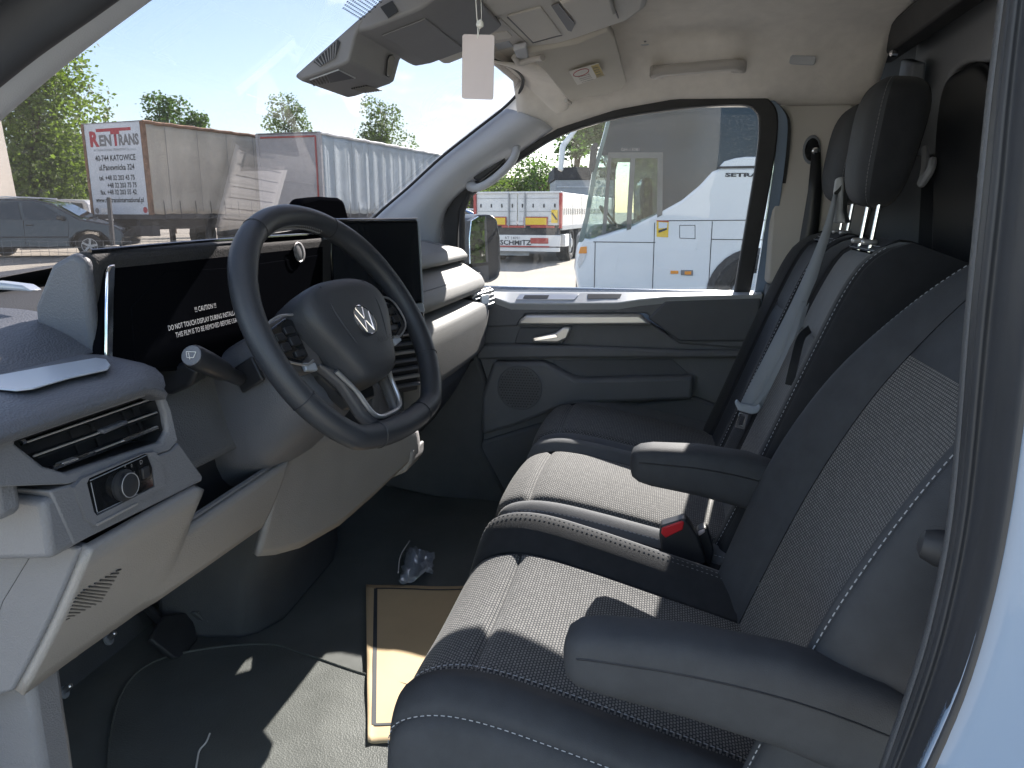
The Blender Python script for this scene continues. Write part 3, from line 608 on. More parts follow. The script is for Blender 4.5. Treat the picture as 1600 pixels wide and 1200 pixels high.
# ================================================================ DASHBOARD
dash = thing('dashboard', 'two-tone grey dashboard with left air vent, light switch and lower knee panels', 'dashboard', (0.0, 0.7, FLOOR_Z))
def ext(name, prof, x0, x1, m, par=dash, bevel=0.006, seg=3, **k):
    return prism(name, [(x0, y, z) for y, z in prof], (x1-x0, 0, 0), m, par, bevel=bevel, seg=seg, **k)
# long top under the windscreen
def dtop(s, t):
    x = -0.88+1.74*s; y = 0.62+0.50*t; z = ramp([(-0.9, 0.868), (-0.6, 0.872), (-0.1, 0.885), (0.2, 0.893), (0.9, 0.884)], x)[0]-0.02*t
    return (x, y, z-0.05*(1-sm(t*6)))
grid('top_pad', dtop, 24, 14, 'top_black', dash)
tube('defroster_slot', [(-0.55, 0.99, 0.872), (0.0, 1.0, 0.888), (0.7, 0.98, 0.884)], 0.012, 'satin_black', dash, n=6)
# driver's left end: rolled pad, pale lid, grain lip
padp = crm([V((0, 0.97, 0.855)), V((0, 0.85, 0.868)), V((0, 0.75, 0.872)), V((0, 0.68, 0.866)), V((0, 0.635, 0.852)), V((0, 0.61, 0.838)), V((0, 0.60, 0.832))], 4)
def padf(s, t):
    i = t*(len(padp)-1); k = min(int(i), len(padp)-2); p = padp[k].lerp(padp[k+1], i-k); return (-0.90+0.30*s, p.y, p.z)
grid('rolled_pad', padf, 6, 24, 'dash_dark', dash)
prism('end_frame', [PX(u, v, -0.62) for u, v in ((-20, 440), (0, 442), (32, 446), (48, 456), (-20, 452))], (0.02, 0.0, 0.0), 'pale_lid', dash, bevel=0.003)
def lipf(s, t):
    """lid shelf and grain lip: t runs from the pad forward edge down to the vent"""
    x = -0.895+(0.280-0.068*min(1, t*1.6))*s; prof = [(0.60, 0.833), (0.57, 0.835), (0.52, 0.832), (0.50, 0.828), (0.487, 0.822), (0.481, 0.815), (0.484, 0.809), (0.505, 0.806)]
    i = t*(len(prof)-1); k = min(int(i), len(prof)-2); a, b = prof[k], prof[k+1]; f = i-k
    y = a[0]+(b[0]-a[0])*f; z = a[1]+(b[1]-a[1])*f
    z -= 0.012*max(0, (s-0.85)/0.15)**2
    return (x, y, z)
grid('vent_lip', lipf, 14, 21, 'dash_dark', dash)
prism('pale_lid_strip', [PZ(u, v, 0.8352) for u, v in ((-40, 600), (0, 588), (70, 575), (150, 561), (166, 563), (173, 572), (168, 579), (110, 592), (52, 609), (25, 612), (-40, 606))], (0, 0, 0.0015), 'pale_lid', dash, bevel=0.0006)
# vent block
vb = [(0.50, 0.80), (0.495, 0.74), (0.492, 0.695), (0.62, 0.69), (0.66, 0.83)]
VY = 0.497
def VF(u, v, y=VY): return PY(u, v, y)
# face plate with the vent opening as a frame of four members
vo = [VF(u, v) for u, v in ((22, 690), (246, 614), (262, 672), (251, 691), (103, 738), (72, 730))]
vp = [VF(u, v) for u, v in ((-12, 700), (0, 683), (250, 604), (266, 606), (278, 690), (268, 706), (110, 757), (60, 742))]
fo = [VF(u, v) for u, v in ((-40, 700), (252, 604), (318, 744), (317, 752), (116, 852), (-40, 842))]
# surround: outer outline minus opening, bridged as a ring
def ringplate(name, outer, inner, ext_, m, par, bevel=0.004):
    n = len(outer); e = V(ext_); v = outer+inner+[p+e for p in outer]+[p+e for p in inner]; f = []
    for i in range(n):
        j = (i+1) % n
        f += [[i, j, n+j, n+i], [2*n+i, 3*n+i, 3*n+j, 2*n+j], [i, 2*n+i, 2*n+j, j], [n+i, n+j, 3*n+j, 3*n+i]]
    return obj(name, v, f, m, par, bevel=bevel, seg=3)
vo8 = [VF(u, v, 0.4955) for u, v in ((22, 691), (120, 657), (246, 614), (257, 645), (262, 674), (252, 691), (103, 739), (70, 729))]
vp8 = [VF(u, v, 0.492) for u, v in ((-70, 716), (118, 646), (252, 602), (268, 640), (279, 690), (266, 704), (108, 757), (-60, 763))]
ringplate('vent_surround', vp8, vo8, (0, 0.008, 0), 'dash_side', dash, bevel=0.004)
loft('vent_liner', [[p+V((0, 0.006, 0)) for p in vo8], [p+V((0, 0.03, 0)) for p in vo8]], 'satin_black', dash, caps=False)
prism('vent_throat', [p+V((0, 0.028, 0)) for p in vo8], (0, 0.01, 0), 'satin_black', dash)
def vt(u, v, d=0.012): return VF(u, v, 0.497+d)
for a, b, ch in (((38, 692), (240, 622), 0), ((52, 713), (245, 644), 0), ((82, 731), (246, 668), 1)):
    tube('vent_slat', [vt(*a), vt(*b)], 0.0013, 'satin_black', dash, n=6, flat=4.5, up=(0, 1, 0.2))
    tube('slat_edge', [vt(*a, 0.0055), vt(*b, 0.0055)], 0.0009, 'silver', dash, n=5)
tube('vent_trim_strip', [VF(82, 732, 0.4995), VF(147, 708, 0.4995)], 0.0022, 'chrome', dash, n=6)
tube('vent_trim_strip', [VF(192, 689, 0.4995), VF(245, 668, 0.4995)], 0.0022, 'chrome', dash, n=6)
tube('vent_trim_strip', [VF(33, 692, 0.4985), VF(39, 690, 0.4985)], 0.0022, 'chrome', dash, n=6)
prism('vent_tab', [VF(u, v, 0.4975) for u, v in ((160, 672), (200, 656), (203, 662), (164, 679))], (0, 0.008, 0), 'dash_dark', dash, bevel=0.002)
prism('vent_tab', [VF(u, v, 0.4975) for u, v in ((97, 724), (124, 714), (126, 719), (99, 729))], (0, 0.008, 0), 'silver', dash, bevel=0.002)
for u0, u1 in ((108, 104), (140, 136), (190, 186), (206, 203)):
    t = (u0-38)/200; tube('vent_vane', [VF(u0, 668-70*(t-0.35), 0.521), VF(u1+22, 725-70*(t-0.2), 0.521)], 0.0018, 'satin_black', dash, n=5)
# face below the vent with the switch panel
fl8 = [(78, 767), (108, 758), (266, 705), (280, 692), (317, 744), (316, 752), (116, 852)]
prism('switch_fascia', [VF(u, v, 0.4925) for u, v in fl8], (0, 0.05, 0), 'dash_side', dash, bevel=0.002)
so = [VF(u, v, 0.489) for u, v in ((116, 762), (128, 748), (226, 708), (242, 706), (252, 716), (258, 760), (150, 822), (136, 812))]
si = [VF(u, v, 0.489) for u, v in ((136, 755), (140, 747), (228, 708.5), (232, 710), (240, 730), (243, 760), (152, 806), (147, 800))]
ringplate('switch_surround', so, si, (0, 0.012, 0), 'dash_side', dash, bevel=0.003)
lsw = prism('light_switch_panel', [p+V((0, 0.0012, 0)) for p in si], (0, 0.01, 0), 'gloss_black', dash, bevel=0.001)
kc = VF(192, 758, 0.490)
lathe('light_knob', kc, (0, -1, 0.05), [(0.0150, 0), (0.0150, 0.003), (0.0115, 0.0042), (0.0115, 0.008), (0.0098, 0.009)], 'satin_black', lsw, k=28)
tube('knob_rim', disc(kc+V((0, -0.0083, 0.0006)), (0, -1, 0.05), 0.0113, 28), 0.0005, 'console_dark', lsw, n=4, closed=True)
for (a, b) in (((141, 751), (229, 711)), ((152, 802), (215, 772)), ((142, 754), (152, 800))):
    tube('panel_outline', [VF(*a, 0.4897), VF(*b, 0.4897)], 0.0005, 'trim_slate', lsw, n=4)
for u, v in ((196, 731), (206, 730), (210, 741), (211, 752), (212, 763)):
    text('lamp_symbol', '\u00a4' if u != 206 else '0', VF(u, v, 0.4896), (1, 0, 0), (0, 0, 1), 0.0045, 'ink_grey', lsw, align='CENTER')
text('lamp_symbol', 'D', VF(221, 725, 0.4896), (1, 0, 0), (0, 0, 1), 0.006, 'ink_grey', lsw, align='CENTER')
box('panel_button', VF(227, 738, 0.4895), (0.010, 0.003, 0.011), 'satin_black', lsw, bevel=0.001)
tube('lit_edge', [VF(152, 820, 0.488), VF(214, 787, 0.488)], 0.0014, 'dash_mid', dash, n=6)
# left side cheeks facing the open door
def cheek(name, pts, x, m, th=0.03, **k): return prism(name, [PX(u, v, x) for u, v in pts], (th, 0, 0), m, dash, **k)
ext('end_cheek', [(0.499, 0.802), (0.502, 0.765), (0.502, 0.742), (0.66, 0.735), (0.75, 0.80), (0.66, 0.845), (0.60, 0.838)], -0.872, -0.845, 'dash_side', bevel=0.008)
ext('end_cheek', [(0.494, 0.748), (0.494, 0.695), (0.80, 0.66), (0.85, 0.76)], -0.835, -0.79, 'dash_side', bevel=0.006)
ext('end_cheek', [(0.495+0.097*t/8-0.003*4*t/8*(1-t/8), 0.691-0.156*t/8-0.001*4*t/8*(1-t/8)) for t in range(9)]+[(0.68, 0.50), (0.90, 0.50), (0.90, 0.70)], -0.803, -0.79, 'dash_side', bevel=0.003)
tube('cheek_joint', [(-0.8015, 0.54, 0.688), (-0.8015, 0.585, 0.63), (-0.8015, 0.64, 0.53)], 0.0018, 'satin_black', dash, n=5)
# lower panel towards the knees
LP = [(-0.80, 0.495, 0.692, 0.592, 0.535), (-0.72, 0.494, 0.692, 0.597, 0.53), (-0.64, 0.494, 0.690, 0.60, 0.525), (-0.630, 0.497, 0.686, 0.60, 0.525), (-0.600, 0.545, 0.622, 0.60, 0.522), (-0.592, 0.549, 0.617, 0.60, 0.521), (-0.50, 0.55, 0.617, 0.60, 0.517), (-0.42, 0.55, 0.618, 0.60, 0.514), (-0.345, 0.55, 0.62, 0.60, 0.511)]
def lpan(tab):
    x0, x1 = tab[0][0], tab[-1][0]
    def f(s, t):
        x = x0+(x1-x0)*s; a, b, c, d = ramp(tab, x); bul = 0.003*4*t*(1-t)
        return (x, a+(c-a)*t-bul, b+(d-b)*t-bul*0.3)
    return f
grid('lower_panel', lpan(LP), 110, 8, 'dash_mid', dash, solid=0.010)
LQ = [(-0.345, 0.551, 0.62, 0.605, 0.456), (-0.30, 0.552, 0.621, 0.60, 0.438), (-0.24, 0.55, 0.622, 0.587, 0.424), (-0.14, 0.535, 0.61, 0.560, 0.425), (-0.06, 0.51, 0.585, 0.525, 0.455), (0.02, 0.485, 0.56, 0.49, 0.49), (0.06, 0.475, 0.55, 0.475, 0.505)]
grid('knee_panel', lpan(LQ), 36, 12, 'dash_mid', dash, solid=0.010)
tube('panel_rim', crm([V((-0.575, 0.549, 0.619)), V((-0.50, 0.55, 0.619)), V((-0.40, 0.55, 0.620)), V((-0.30, 0.551, 0.623)), V((-0.22, 0.548, 0.623))], 4), 0.0035, 'dash_side', dash, n=6)
prism('tray_end', [(-0.628, 0.505, 0.692), (-0.575, 0.55, 0.615), (-0.575, 0.70, 0.60), (-0.628, 0.70, 0.69)], (-0.006, 0.0, 0.0), 'dash_side', dash, bevel=0.002)
box('storage_slot', (-0.40, 0.66, 0.64), (0.46, 0.12, 0.12), 'satin_black', dash, bevel=0.004)
# small air slot grille on the lower panel
gq = [PY(u, v, 0.571) for u, v in ((103, 971), (122, 928), (150, 905), (189, 889), (182, 905), (166, 933), (140, 952))]
for k in range(16):
    t = k/15
    l0 = ramp([(0, 103, 968), (0.4, 118, 935), (0.6, 131, 922), (1.0, 182, 892)], t); l1 = ramp([(0, 108, 966), (0.4, 158, 940), (0.6, 167, 925), (1.0, 189, 890)], t)
    # onto the sloping panel
    n_ = V((0, -0.84, -0.54)); p_ = V((-0.72, 0.5425, 0.611))
    tube('air_slit', [PP(l0[0], l0[1], p_+n_*0.0105, n_), PP(l1[0], l1[1], p_+n_*0.0105, n_)], 0.0009, 'satin_black', dash, n=4)
# door-side sill trim at the very left bottom
prism('sill_trim', [PX(u, v, -0.775) for u, v in ((-60, 1060), (46, 1058), (58, 1145), (66, 1190), (76, 1260), (-60, 1260))], (0.04, 0, 0), 'dash_side', dash, bevel=0.008)

# ---------------------------------------------------------------- instrument display
idp = thing('instrument_display', 'black instrument display behind the steering wheel with caution film text', 'display', (-0.33, 0.62, 0.80))
prism('hood_shell', [(-0.625, y, z) for y, z in ((0.605, 0.79), (0.598, 0.936), (0.615, 0.940), (0.642, 0.925), (0.668, 0.88), (0.672, 0.79))], (0.67, 0, 0), 'top_black', idp, bevel=0.010, seg=4)
prism('hood_cheek', [(-0.636, y, z) for y, z in ((0.600, 0.79), (0.598, 0.930), (0.612, 0.938), (0.640, 0.925), (0.668, 0.88), (0.676, 0.79))], (0.016, 0, 0), 'column_grey', idp, bevel=0.007, seg=3)
tube('hood_rim', crm([V((-0.62, 0.603, 0.9385)), V((-0.40, 0.600, 0.9415)), V((-0.10, 0.600, 0.9415)), V((0.03, 0.602, 0.9405))], 4), 0.0022, 'gloss_black', idp, n=6)
DN = V((0, -1, 0.10)).normalized()
def DI(u, v, d=0.0): return PP(u, v, V((-0.33, 0.594-d, 0.87)), DN)
prism('display_panel', [DI(u, v) for u, v in ((162, 420), (164, 406), (180, 398), (365, 380), (505, 352), (505, 520), (380, 575), (215, 582), (190, 568), (158, 560))], (0, 0.012, 0), 'film_black', idp, bevel=0.002)
prism('chrome_end_strip', [DI(u, v, 0.003) for u, v in ((168, 425), (172, 414), (182, 412), (180, 470), (178, 566), (166, 564))], (0, 0.006, 0), 'chrome', idp, bevel=0.0025)
prism('display_bezel', [DI(u, v, 0.0015) for u, v in ((205, 480), (260, 424), (365, 418), (500, 398), (500, 500), (380, 560), (212, 580))], (0, 0.002, 0), 'film_black', idp, bevel=0.001)
tx_ = (V(DI(372, 498))-V(DI(267, 504))); xd_ = V((1, 0, 0)); yd_ = V((0, 0.10, 1))
for s_, u, v in (('!!! CAUTION !!!', 322, 484), ('DO NOT TOUCH DISPLAY DURING INSTALLATION', 326, 502), ('THIS FILM IS TO BE REMOVED BEFORE USAGE', 329, 514)):
    w_ = 0.105 if s_[0] != '!' else 0.036
    text('film_lettering', s_, DI(u, v, 0.004), xd_, yd_, 0.0092, 'film_text', idp, align='CENTER', sx=0.78)
lathe('start_button', DI(467, 394, 0.003), DN, [(0.016, 0), (0.016, 0.003), (0.0145, 0.004)], 'console_dark', idp, k=24)
tube('button_ring', disc(DI(467, 394, 0.0075), DN, 0.0155, 24), 0.0008, 'silver', idp, n=5, closed=True)

# ---------------------------------------------------------------- centre screen
cs = thing('centre_screen', 'glossy black central touch screen right of the steering wheel', 'screen', (0.06, 0.55, 0.80))
c0, c1 = V((-0.035, 0.600, 0)), V((0.115, 0.482, 0)); cd = (c1-c0).normalized(); cn = V((cd.y, -cd.x, 0))
def CSP(s, z, d=0.0): return V((c0.x+(c1.x-c0.x)*s, c0.y+(c1.y-c0.y)*s, z))+cn*d
prism('screen_body', [CSP(0, 0.795), CSP(0, 0.963), CSP(1.0, 0.963), CSP(1.03, 0.80)], -cn*0.018, 'gloss_black', cs, bevel=0.003)
prism('screen_glass', [CSP(0.02, 0.80, 0.0015), CSP(0.02, 0.957, 0.0015), CSP(0.985, 0.957, 0.0015), CSP(1.01, 0.805, 0.0015)], -cn*0.001, 'screen_black', cs)
prism('screen_top_trim', [CSP(-0.02, 0.9635), CSP(1.0, 0.9635), CSP(1.0, 0.967), CSP(-0.02, 0.967)], -cn*0.02, 'chrome', cs, bevel=0.0015)
prism('screen_side_trim', [CSP(1.0, 0.962), CSP(1.03, 0.80), CSP(1.035, 0.80, -0.045), CSP(1.02, 0.962, -0.04)], cd*0.004, 'pale_lid', cs, bevel=0.001)
# controls below the screen
st = PX(655, 485, 0.15)
prism('lower_trim_bar', [CSP(0.1, 0.80, 0.004), CSP(0.1, 0.783, 0.010), CSP(1.03, 0.783, 0.010), CSP(1.03, 0.80, 0.004)], -cn*0.03, 'pale_lid', cs, bevel=0.002)
prism('button_panel', [CSP(0.1, 0.782, 0.006), CSP(0.1, 0.735, 0.004), CSP(1.02, 0.735, 0.004), CSP(1.03, 0.782, 0.006)], -cn*0.03, 'gloss_black', cs, bevel=0.003)
for k in range(3):
    z = 0.772-0.012*k; prism('button', [CSP(0.72, z, 0.008), CSP(0.72, z-0.009, 0.008), CSP(0.97, z-0.009, 0.008), CSP(0.97, z, 0.008)], -cn*0.004, 'satin_black', cs, bevel=0.001)
tube('button_trim', [CSP(0.75, 0.741, 0.008), CSP(0.98, 0.741, 0.008)], 0.0018, 'silver', cs, n=6)
prism('vent_frame', [CSP(0.05, 0.732, -0.006), CSP(0.05, 0.62, -0.01), CSP(0.98, 0.62, -0.01), CSP(1.0, 0.732, -0.006)], -cn*0.03, 'satin_black', cs, bevel=0.003)
for k in range(6):
    z = 0.722-0.017*k; tube('vent_slat', [CSP(0.1, z, 0.0), CSP(0.96, z, 0.0)], 0.0035, 'silver' if k in (1, 4) else 'dash_dark', cs, n=6, flat=1.8, up=(0, 1, 0.3))
prism('stack_side', [CSP(1.0, 0.80, -0.005), CSP(1.02, 0.735, -0.002), CSP(1.0, 0.60, -0.01), CSP(1.0, 0.55, -0.03), CSP(1.0, 0.55, -0.15), CSP(1.0, 0.85, -0.15)], cd*0.012, 'dash_mid', cs, bevel=0.004)

pod = thing('dash_sensor_pod', 'black glossy pod standing on the dash top behind the centre screen', 'sensor pod', (0.12, 0.66, 0.90))
pp = [PY(u, v, 0.64) for u, v in ((466, 345), (467, 322), (474, 310), (500, 307), (530, 309), (538, 314), (546, 345))]
prism('pod_body', pp, (0.07, 0.06, 0.0), 'film_black', pod, bevel=0.008, seg=3)
prism('pod_window', [PY(u, v, 0.637) for u, v in ((476, 340), (476, 318), (500, 312), (532, 315), (540, 340))], (0, 0.002, 0), 'film_black', pod)
box('pod_foot', PY(506, 348, 0.69)-V((0, 0, 0.02)), (0.07, 0.06, 0.05), 'satin_black', pod, bevel=0.006)

# ---------------------------------------------------------------- passenger side of the dash
pd = thing('passenger_dash', 'pale sunlit passenger side dash with glovebox ledge and small corner vent', 'dashboard', (0.5, 0.62, FLOOR_Z))
X0, X1 = 0.165, 0.79
def sweep(name, prof, m, par=pd, bow=0.02, n=14, x0=X0, x1=X1, end=0.03, **k):
    """profile (y,z) swept across x, bowed towards the seats in the middle and rounded off at the door"""
    pts_ = [V((0, y, z)) for y, z in prof]; tight = [pts_[0]]
    for a, b, c in zip(pts_, pts_[1:], pts_[2:]):
        d1 = min((a-b).length*0.3, 0.009); d2 = min((c-b).length*0.3, 0.009); e1 = b+(a-b).normalized()*d1; e2 = b+(c-b).normalized()*d2
        tight += [e1, (e1+e2)*0.25+b*0.5, e2]
    pr = tight+[pts_[-1]]; q = len(pr)-1
    def f(s, t):
        x = x0+(x1-x0)*s; i = round(t*q, 4); kk = min(int(i), q-1); p = pr[kk].lerp(pr[kk+1], i-kk)
        return (x, p.y-bow*(1-(2*s-1)**2)*0.4+end*max(0, (s-0.88)/0.12)**2, p.z-0.25*end*max(0, (s-0.88)/0.12)**2)
    return grid(name, f, n, q, m, par, **k)
sweep('upper_ledge', [(0.80, 0.880), (0.76, 0.897), (0.66, 0.901), (0.560, 0.880), (0.542, 0.862), (0.548, 0.850), (0.61, 0.842)], 'dash_pass', end=0.05)
sweep('middle_roll', [(0.605, 0.846), (0.555, 0.838), (0.505, 0.806), (0.494, 0.782), (0.505, 0.766), (0.545, 0.752), (0.56, 0.75)], 'dash_pass', end=0.04)
tube('roll_seam', [(X0+(X1-0.05-X0)*i/10, 0.513-0.008*(1-(i/5-1)**2), 0.8115) for i in range(11)], 0.0012, 'dash_dark', pd, n=5)
sweep('glovebox_face', [(0.56, 0.752), (0.515, 0.748), (0.487, 0.733), (0.484, 0.70), (0.500, 0.605), (0.512, 0.589), (0.56, 0.585)], 'dash_pass', end=0.04)
sweep('knee_pad', [(0.57, 0.588), (0.54, 0.578), (0.545, 0.545), (0.59, 0.47), (0.66, 0.38), (0.74, 0.30), (0.80, 0.29)], 'dash_dark', end=0.03)
tube('knee_groove', [(X0+(X1-X0)*i/8, 0.545, 0.555) for i in range(9)], 0.0025, 'satin_black', pd, n=5)
tube('ledge_joint', crm([V((0.655, 0.78, 0.894)), V((0.66, 0.66, 0.900)), V((0.665, 0.567, 0.878)), V((0.665, 0.541, 0.860)), V((0.66, 0.548, 0.848))], 4), 0.0014, 'dash_dark', pd, n=5)
# corner vent
def CV(u, v, y=0.478): return PY(u, v, y)
cvx = [PX(u, v, 0.74) for u, v in ((735, 459), (769, 449), (773, 456), (772, 479), (766, 485), (750, 489), (742, 478))]
def CVP(u, v, d=0.0): return PP(u, v, V((0.74, 0.480-d, 0.76)), V((-0.25, -1, 0.15)))
prism('vent_frame', [CVP(u, v) for u, v in ((733, 459), (768, 448), (773, 455), (773, 478), (767, 484), (752, 489), (745, 482))], (0, 0.04, 0), 'satin_black', pd, bevel=0.004)
for a, b in (((739, 462), (769, 453)), ((742, 468), (771, 459)), ((746, 474), (771, 466)), ((749, 481), (771, 473))):
    tube('vent_slat', [CVP(*a, 0.004), CVP(*b, 0.004)], 0.0042, 'silver', pd, n=6, flat=0.7)
prism('vent_tab', [CVP(u, v, 0.009) for u, v in ((752, 462), (764, 459), (765, 474), (753, 477))], (0, 0.004, 0), 'pale_lid', pd, bevel=0.0015)

# ---------------------------------------------------------------- footwell console below the dash
fc = thing('footwell_console', 'dark plastic console block in the footwell between pedals and passenger side', 'console', (0.1, 0.85, FLOOR_Z))
fcp = [(-0.10, 1.0), (-0.07, 0.83), (-0.045, 0.80), (0.02, 0.775), (0.30, 0.79), (0.42, 0.83), (0.48, 1.0)]
rings = []
for z, k, dy in ((FLOOR_Z-0.005, 1.0, 0.0), (0.22, 0.97, 0.0), (0.34, 0.95, -0.06), (0.46, 0.95, -0.12), (0.56, 0.95, -0.16)):
    rings.append([V((0.19+(x-0.19)*k, y+dy, z)) for x, y in fcp])
loft('console_block', rings, 'foot_dark', fc, bevel=0.015, seg=3)
lc = thing('lower_cubby', 'open cubby at the foot of the centre stack catching a strip of sunlight', 'cubby', (0.05, 0.5, 0.50))
prism('cubby_tray', [PX(u, v, 0.03) for u, v in ((588, 752), (606, 712), (646, 703), (645, 722), (634, 738), (600, 752))], (0.10, 0.01, -0.01), 'dash_mid', lc, bevel=0.005, seg=3)
prism('rubber_insert', [PX(u, v, 0.0285) for u, v in ((595, 732), (604, 714), (620, 711), (612, 727))], (-0.001, 0, 0), 'satin_black', lc)
box('cubby_back', (0.09, 0.60, 0.58), (0.16, 0.12, 0.16), 'dash_dark', lc, bevel=0.01)

dpap = thing('dash_paper', 'white document lying on the dash top, mirrored in the windscreen', 'paper sheet', (0.24, 0.80, 0.90))
grid('paper_sheet', lambda s, t: (lambda x, y: (x, y, 0.9005-0.02*((y-0.62)/0.5)+0.002*math.sin(9*x)*math.sin(7*y)))(0.12+0.235*s+0.01*t, 0.650+0.275*t+0.012*s), 10, 10, 'pale_label', dpap, solid=0.0006)
for k in range(9):
    y = 0.68+0.024*k; tube('printed_line', [(0.15, y, 0.9025-0.02*((y-0.62)/0.5)), (0.33, y+0.01, 0.9025-0.02*((y-0.62)/0.5))], 0.0014, 'ink_grey', dpap, n=4)
# ================================================================ STEERING WHEEL
WC = V((-0.36, 0.429, 0.823)); wt, wy = 0.534, -0.171
WN_ = V((math.sin(wy)*math.cos(wt), -math.cos(wy)*math.cos(wt), math.sin(wt))).normalized()
WR = V((math.cos(wy), math.sin(wy), 0)); WU = WN_.cross(WR)
if WU.z < 0: WU = -WU
def W(a, b, c=0.0): return WC+WR*a+WU*b+WN_*c
sw = thing('steering_wheel', 'black leather steering wheel with round badge on the airbag pad', 'steering wheel', tuple(WC))
RR = 0.174
def rimpt(a):
    x, y = RR*math.cos(a), RR*math.sin(a)
    if y < -0.142: y = -0.142-(abs(y)-0.142)*0.42
    return x, y
N = 120; rp = [W(*rimpt(2*math.pi*i/N), 0.0) for i in range(N)]
def rr_(i):
    a = 360*i/N; return 0.0162+0.0018*math.exp(-((a-40)/18)**2)+0.0018*math.exp(-((a-140)/18)**2)+0.001*math.exp(-((a-270)/30)**2)
tube('rim', rp, [rr_(i) for i in range(N)], 'leather', sw, n=18, closed=True, up=tuple(WN_), ang=180)
for a in (62, 118, 205, 335, 250, 290):
    x, y = rimpt(rad(a)); x2, y2 = rimpt(rad(a+0.6)); i = int(a/3)
    c = W(x, y); t = (W(x2, y2)-c).normalized()
    tube('rim_seam', disc(c, t, rr_(a/360*N)+0.0003, 20), 0.0007, 'satin_black', sw, n=4, closed=True)
# perforated-leather stitching inside the top of the rim
sp = []
for i in range(26):
    a = rad(70+40*i/25); x, y = (RR-0.0165)*math.cos(a), (RR-0.0165)*math.sin(a); p = W(x, y, 0.0); t = (WR*-math.sin(a)+WU*math.cos(a)); q = (WR*math.cos(a)+WU*math.sin(a))
    for sg in (-1, 1): sp.append(boxd(p+WN_*(0.003*sg), (0.0045, 0.0012, 0.001), ((t+WN_*0.9*sg).normalized(), (WN_-t*0.9*sg).normalized(), q)))
merge('lacing', sp, 'ink_grey', sw, smooth=False)['kind'] = 'stuff'
# airbag pad
po = [(-0.094, 0.030), (-0.080, 0.052), (-0.045, 0.064), (0.0, 0.067), (0.045, 0.064), (0.080, 0.052), (0.094, 0.030), (0.088, 0.002), (0.066, -0.036), (0.050, -0.066), (0.036, -0.080), (0.0, -0.086), (-0.036, -0.080), (-0.050, -0.066), (-0.066, -0.036), (-0.088, 0.002)]
pr = crm([V((a, b, 0)) for a, b in po], 3, closed=True)
rings = []
for k, h in ((0.96, -0.045), (1.0, -0.02), (1.0, 0.0), (0.985, 0.010), (0.95, 0.018), (0.86, 0.0245), (0.70, 0.0275), (0.45, 0.029), (0.2, 0.0295)):
    rings.append([W(p.x*k, p.y*k-0.003*(1-k), h+0.006*(p.y*k/0.07)*0.6) for p in pr])
pad = loft('airbag_pad', rings, 'pad', sw, ang=60)
# the two creases that run down the pad
for s in (-1, 1):
    tube('pad_crease', crm([W(s*0.050, 0.055, 0.0255), W(s*0.052, 0.01, 0.0285), W(s*0.030, -0.05, 0.0225), W(s*0.012, -0.078, 0.014)], 5), 0.0016, 'pad', pad, n=6)
# badge: ring, V over W
bc = lambda a, b, h=0.0305: W(a, -0.004+b, h)
BRD = 0.0215
tube('badge_ring', [bc(BRD*math.cos(2*math.pi*i/40), BRD*math.sin(2*math.pi*i/40)) for i in range(40)], 0.0013, 'chrome', sw, n=6, closed=True)
prism('badge_plate', [bc(0.021*math.cos(2*math.pi*i/32), 0.021*math.sin(2*math.pi*i/32), 0.0290) for i in range(32)], WN_*0.0015, 'console_dark', sw)
def stroke(a, b, par=sw): tube('badge_stroke', [bc(*a), bc(*b)], 0.0012, 'chrome', par, n=6)
for s in (-1, 1):
    stroke((s*0.0085, 0.0185), (s*0.001, 0.0025)); stroke((s*0.0175, 0.011), (s*0.0085, -0.0165)); stroke((s*0.0085, -0.0165), (s*0.0008, -0.001))
text('airbag_lettering', 'AIRBAG', W(0.004, -0.040, 0.0295), WR, WU, 0.0115, 'satin_black', pad, align='LEFT')
# spokes
for s in (-1, 1):
    so_ = [W(s*a, b, -0.012) for a, b in ((0.070, 0.045), (0.100, 0.040), (0.150, 0.030), (0.168, 0.022), (0.168, -0.020), (0.145, -0.028), (0.105, -0.040), (0.070, -0.040))]
    if s > 0: so_ = so_[::-1]
    sk = prism('side_spoke', so_, -WN_*0.018, 'wheel_spoke', sw, bevel=0.006, seg=3)
    bp = [W(s*a, b, -0.006) for a, b in ((0.092, 0.030), (0.104, 0.034), (0.146, 0.022), (0.150, 0.012), (0.146, -0.016), (0.118, -0.028), (0.098, -0.022))]
    if s > 0: bp = bp[::-1]
    prism('button_plate', bp, -WN_*0.008, 'gloss_black', sk, bevel=0.003)
    rim_ = crm([W(s*a, b, -0.003) for a, b in ((0.089, 0.034), (0.120, 0.036), (0.150, 0.024), (0.153, -0.014), (0.120, -0.032), (0.100, -0.030))], 4)
    tube('button_plate_trim', rim_, 0.0016, 'silver', sk, n=6)
    for a, b, w, h in ((0.112, 0.016, 0.018, 0.010), (0.134, 0.010, 0.016, 0.010), (0.112, 0.001, 0.018, 0.012), (0.134, -0.004, 0.016, 0.012), (0.114, -0.016, 0.020, 0.009)):
        prism('button', rrect(W(s*a, b, -0.003), WR, WU, w, h, 0.0025), -WN_*0.004, 'satin_black', sk, bevel=0.001)
    prism('silver_key', rrect(W(s*0.108, -0.036, -0.004), WR*1.0+WU*(0.2*s), WU-WR*(0.2*s), 0.022, 0.011, 0.002), -WN_*0.006, 'pale_lid', sk, bevel=0.0015)
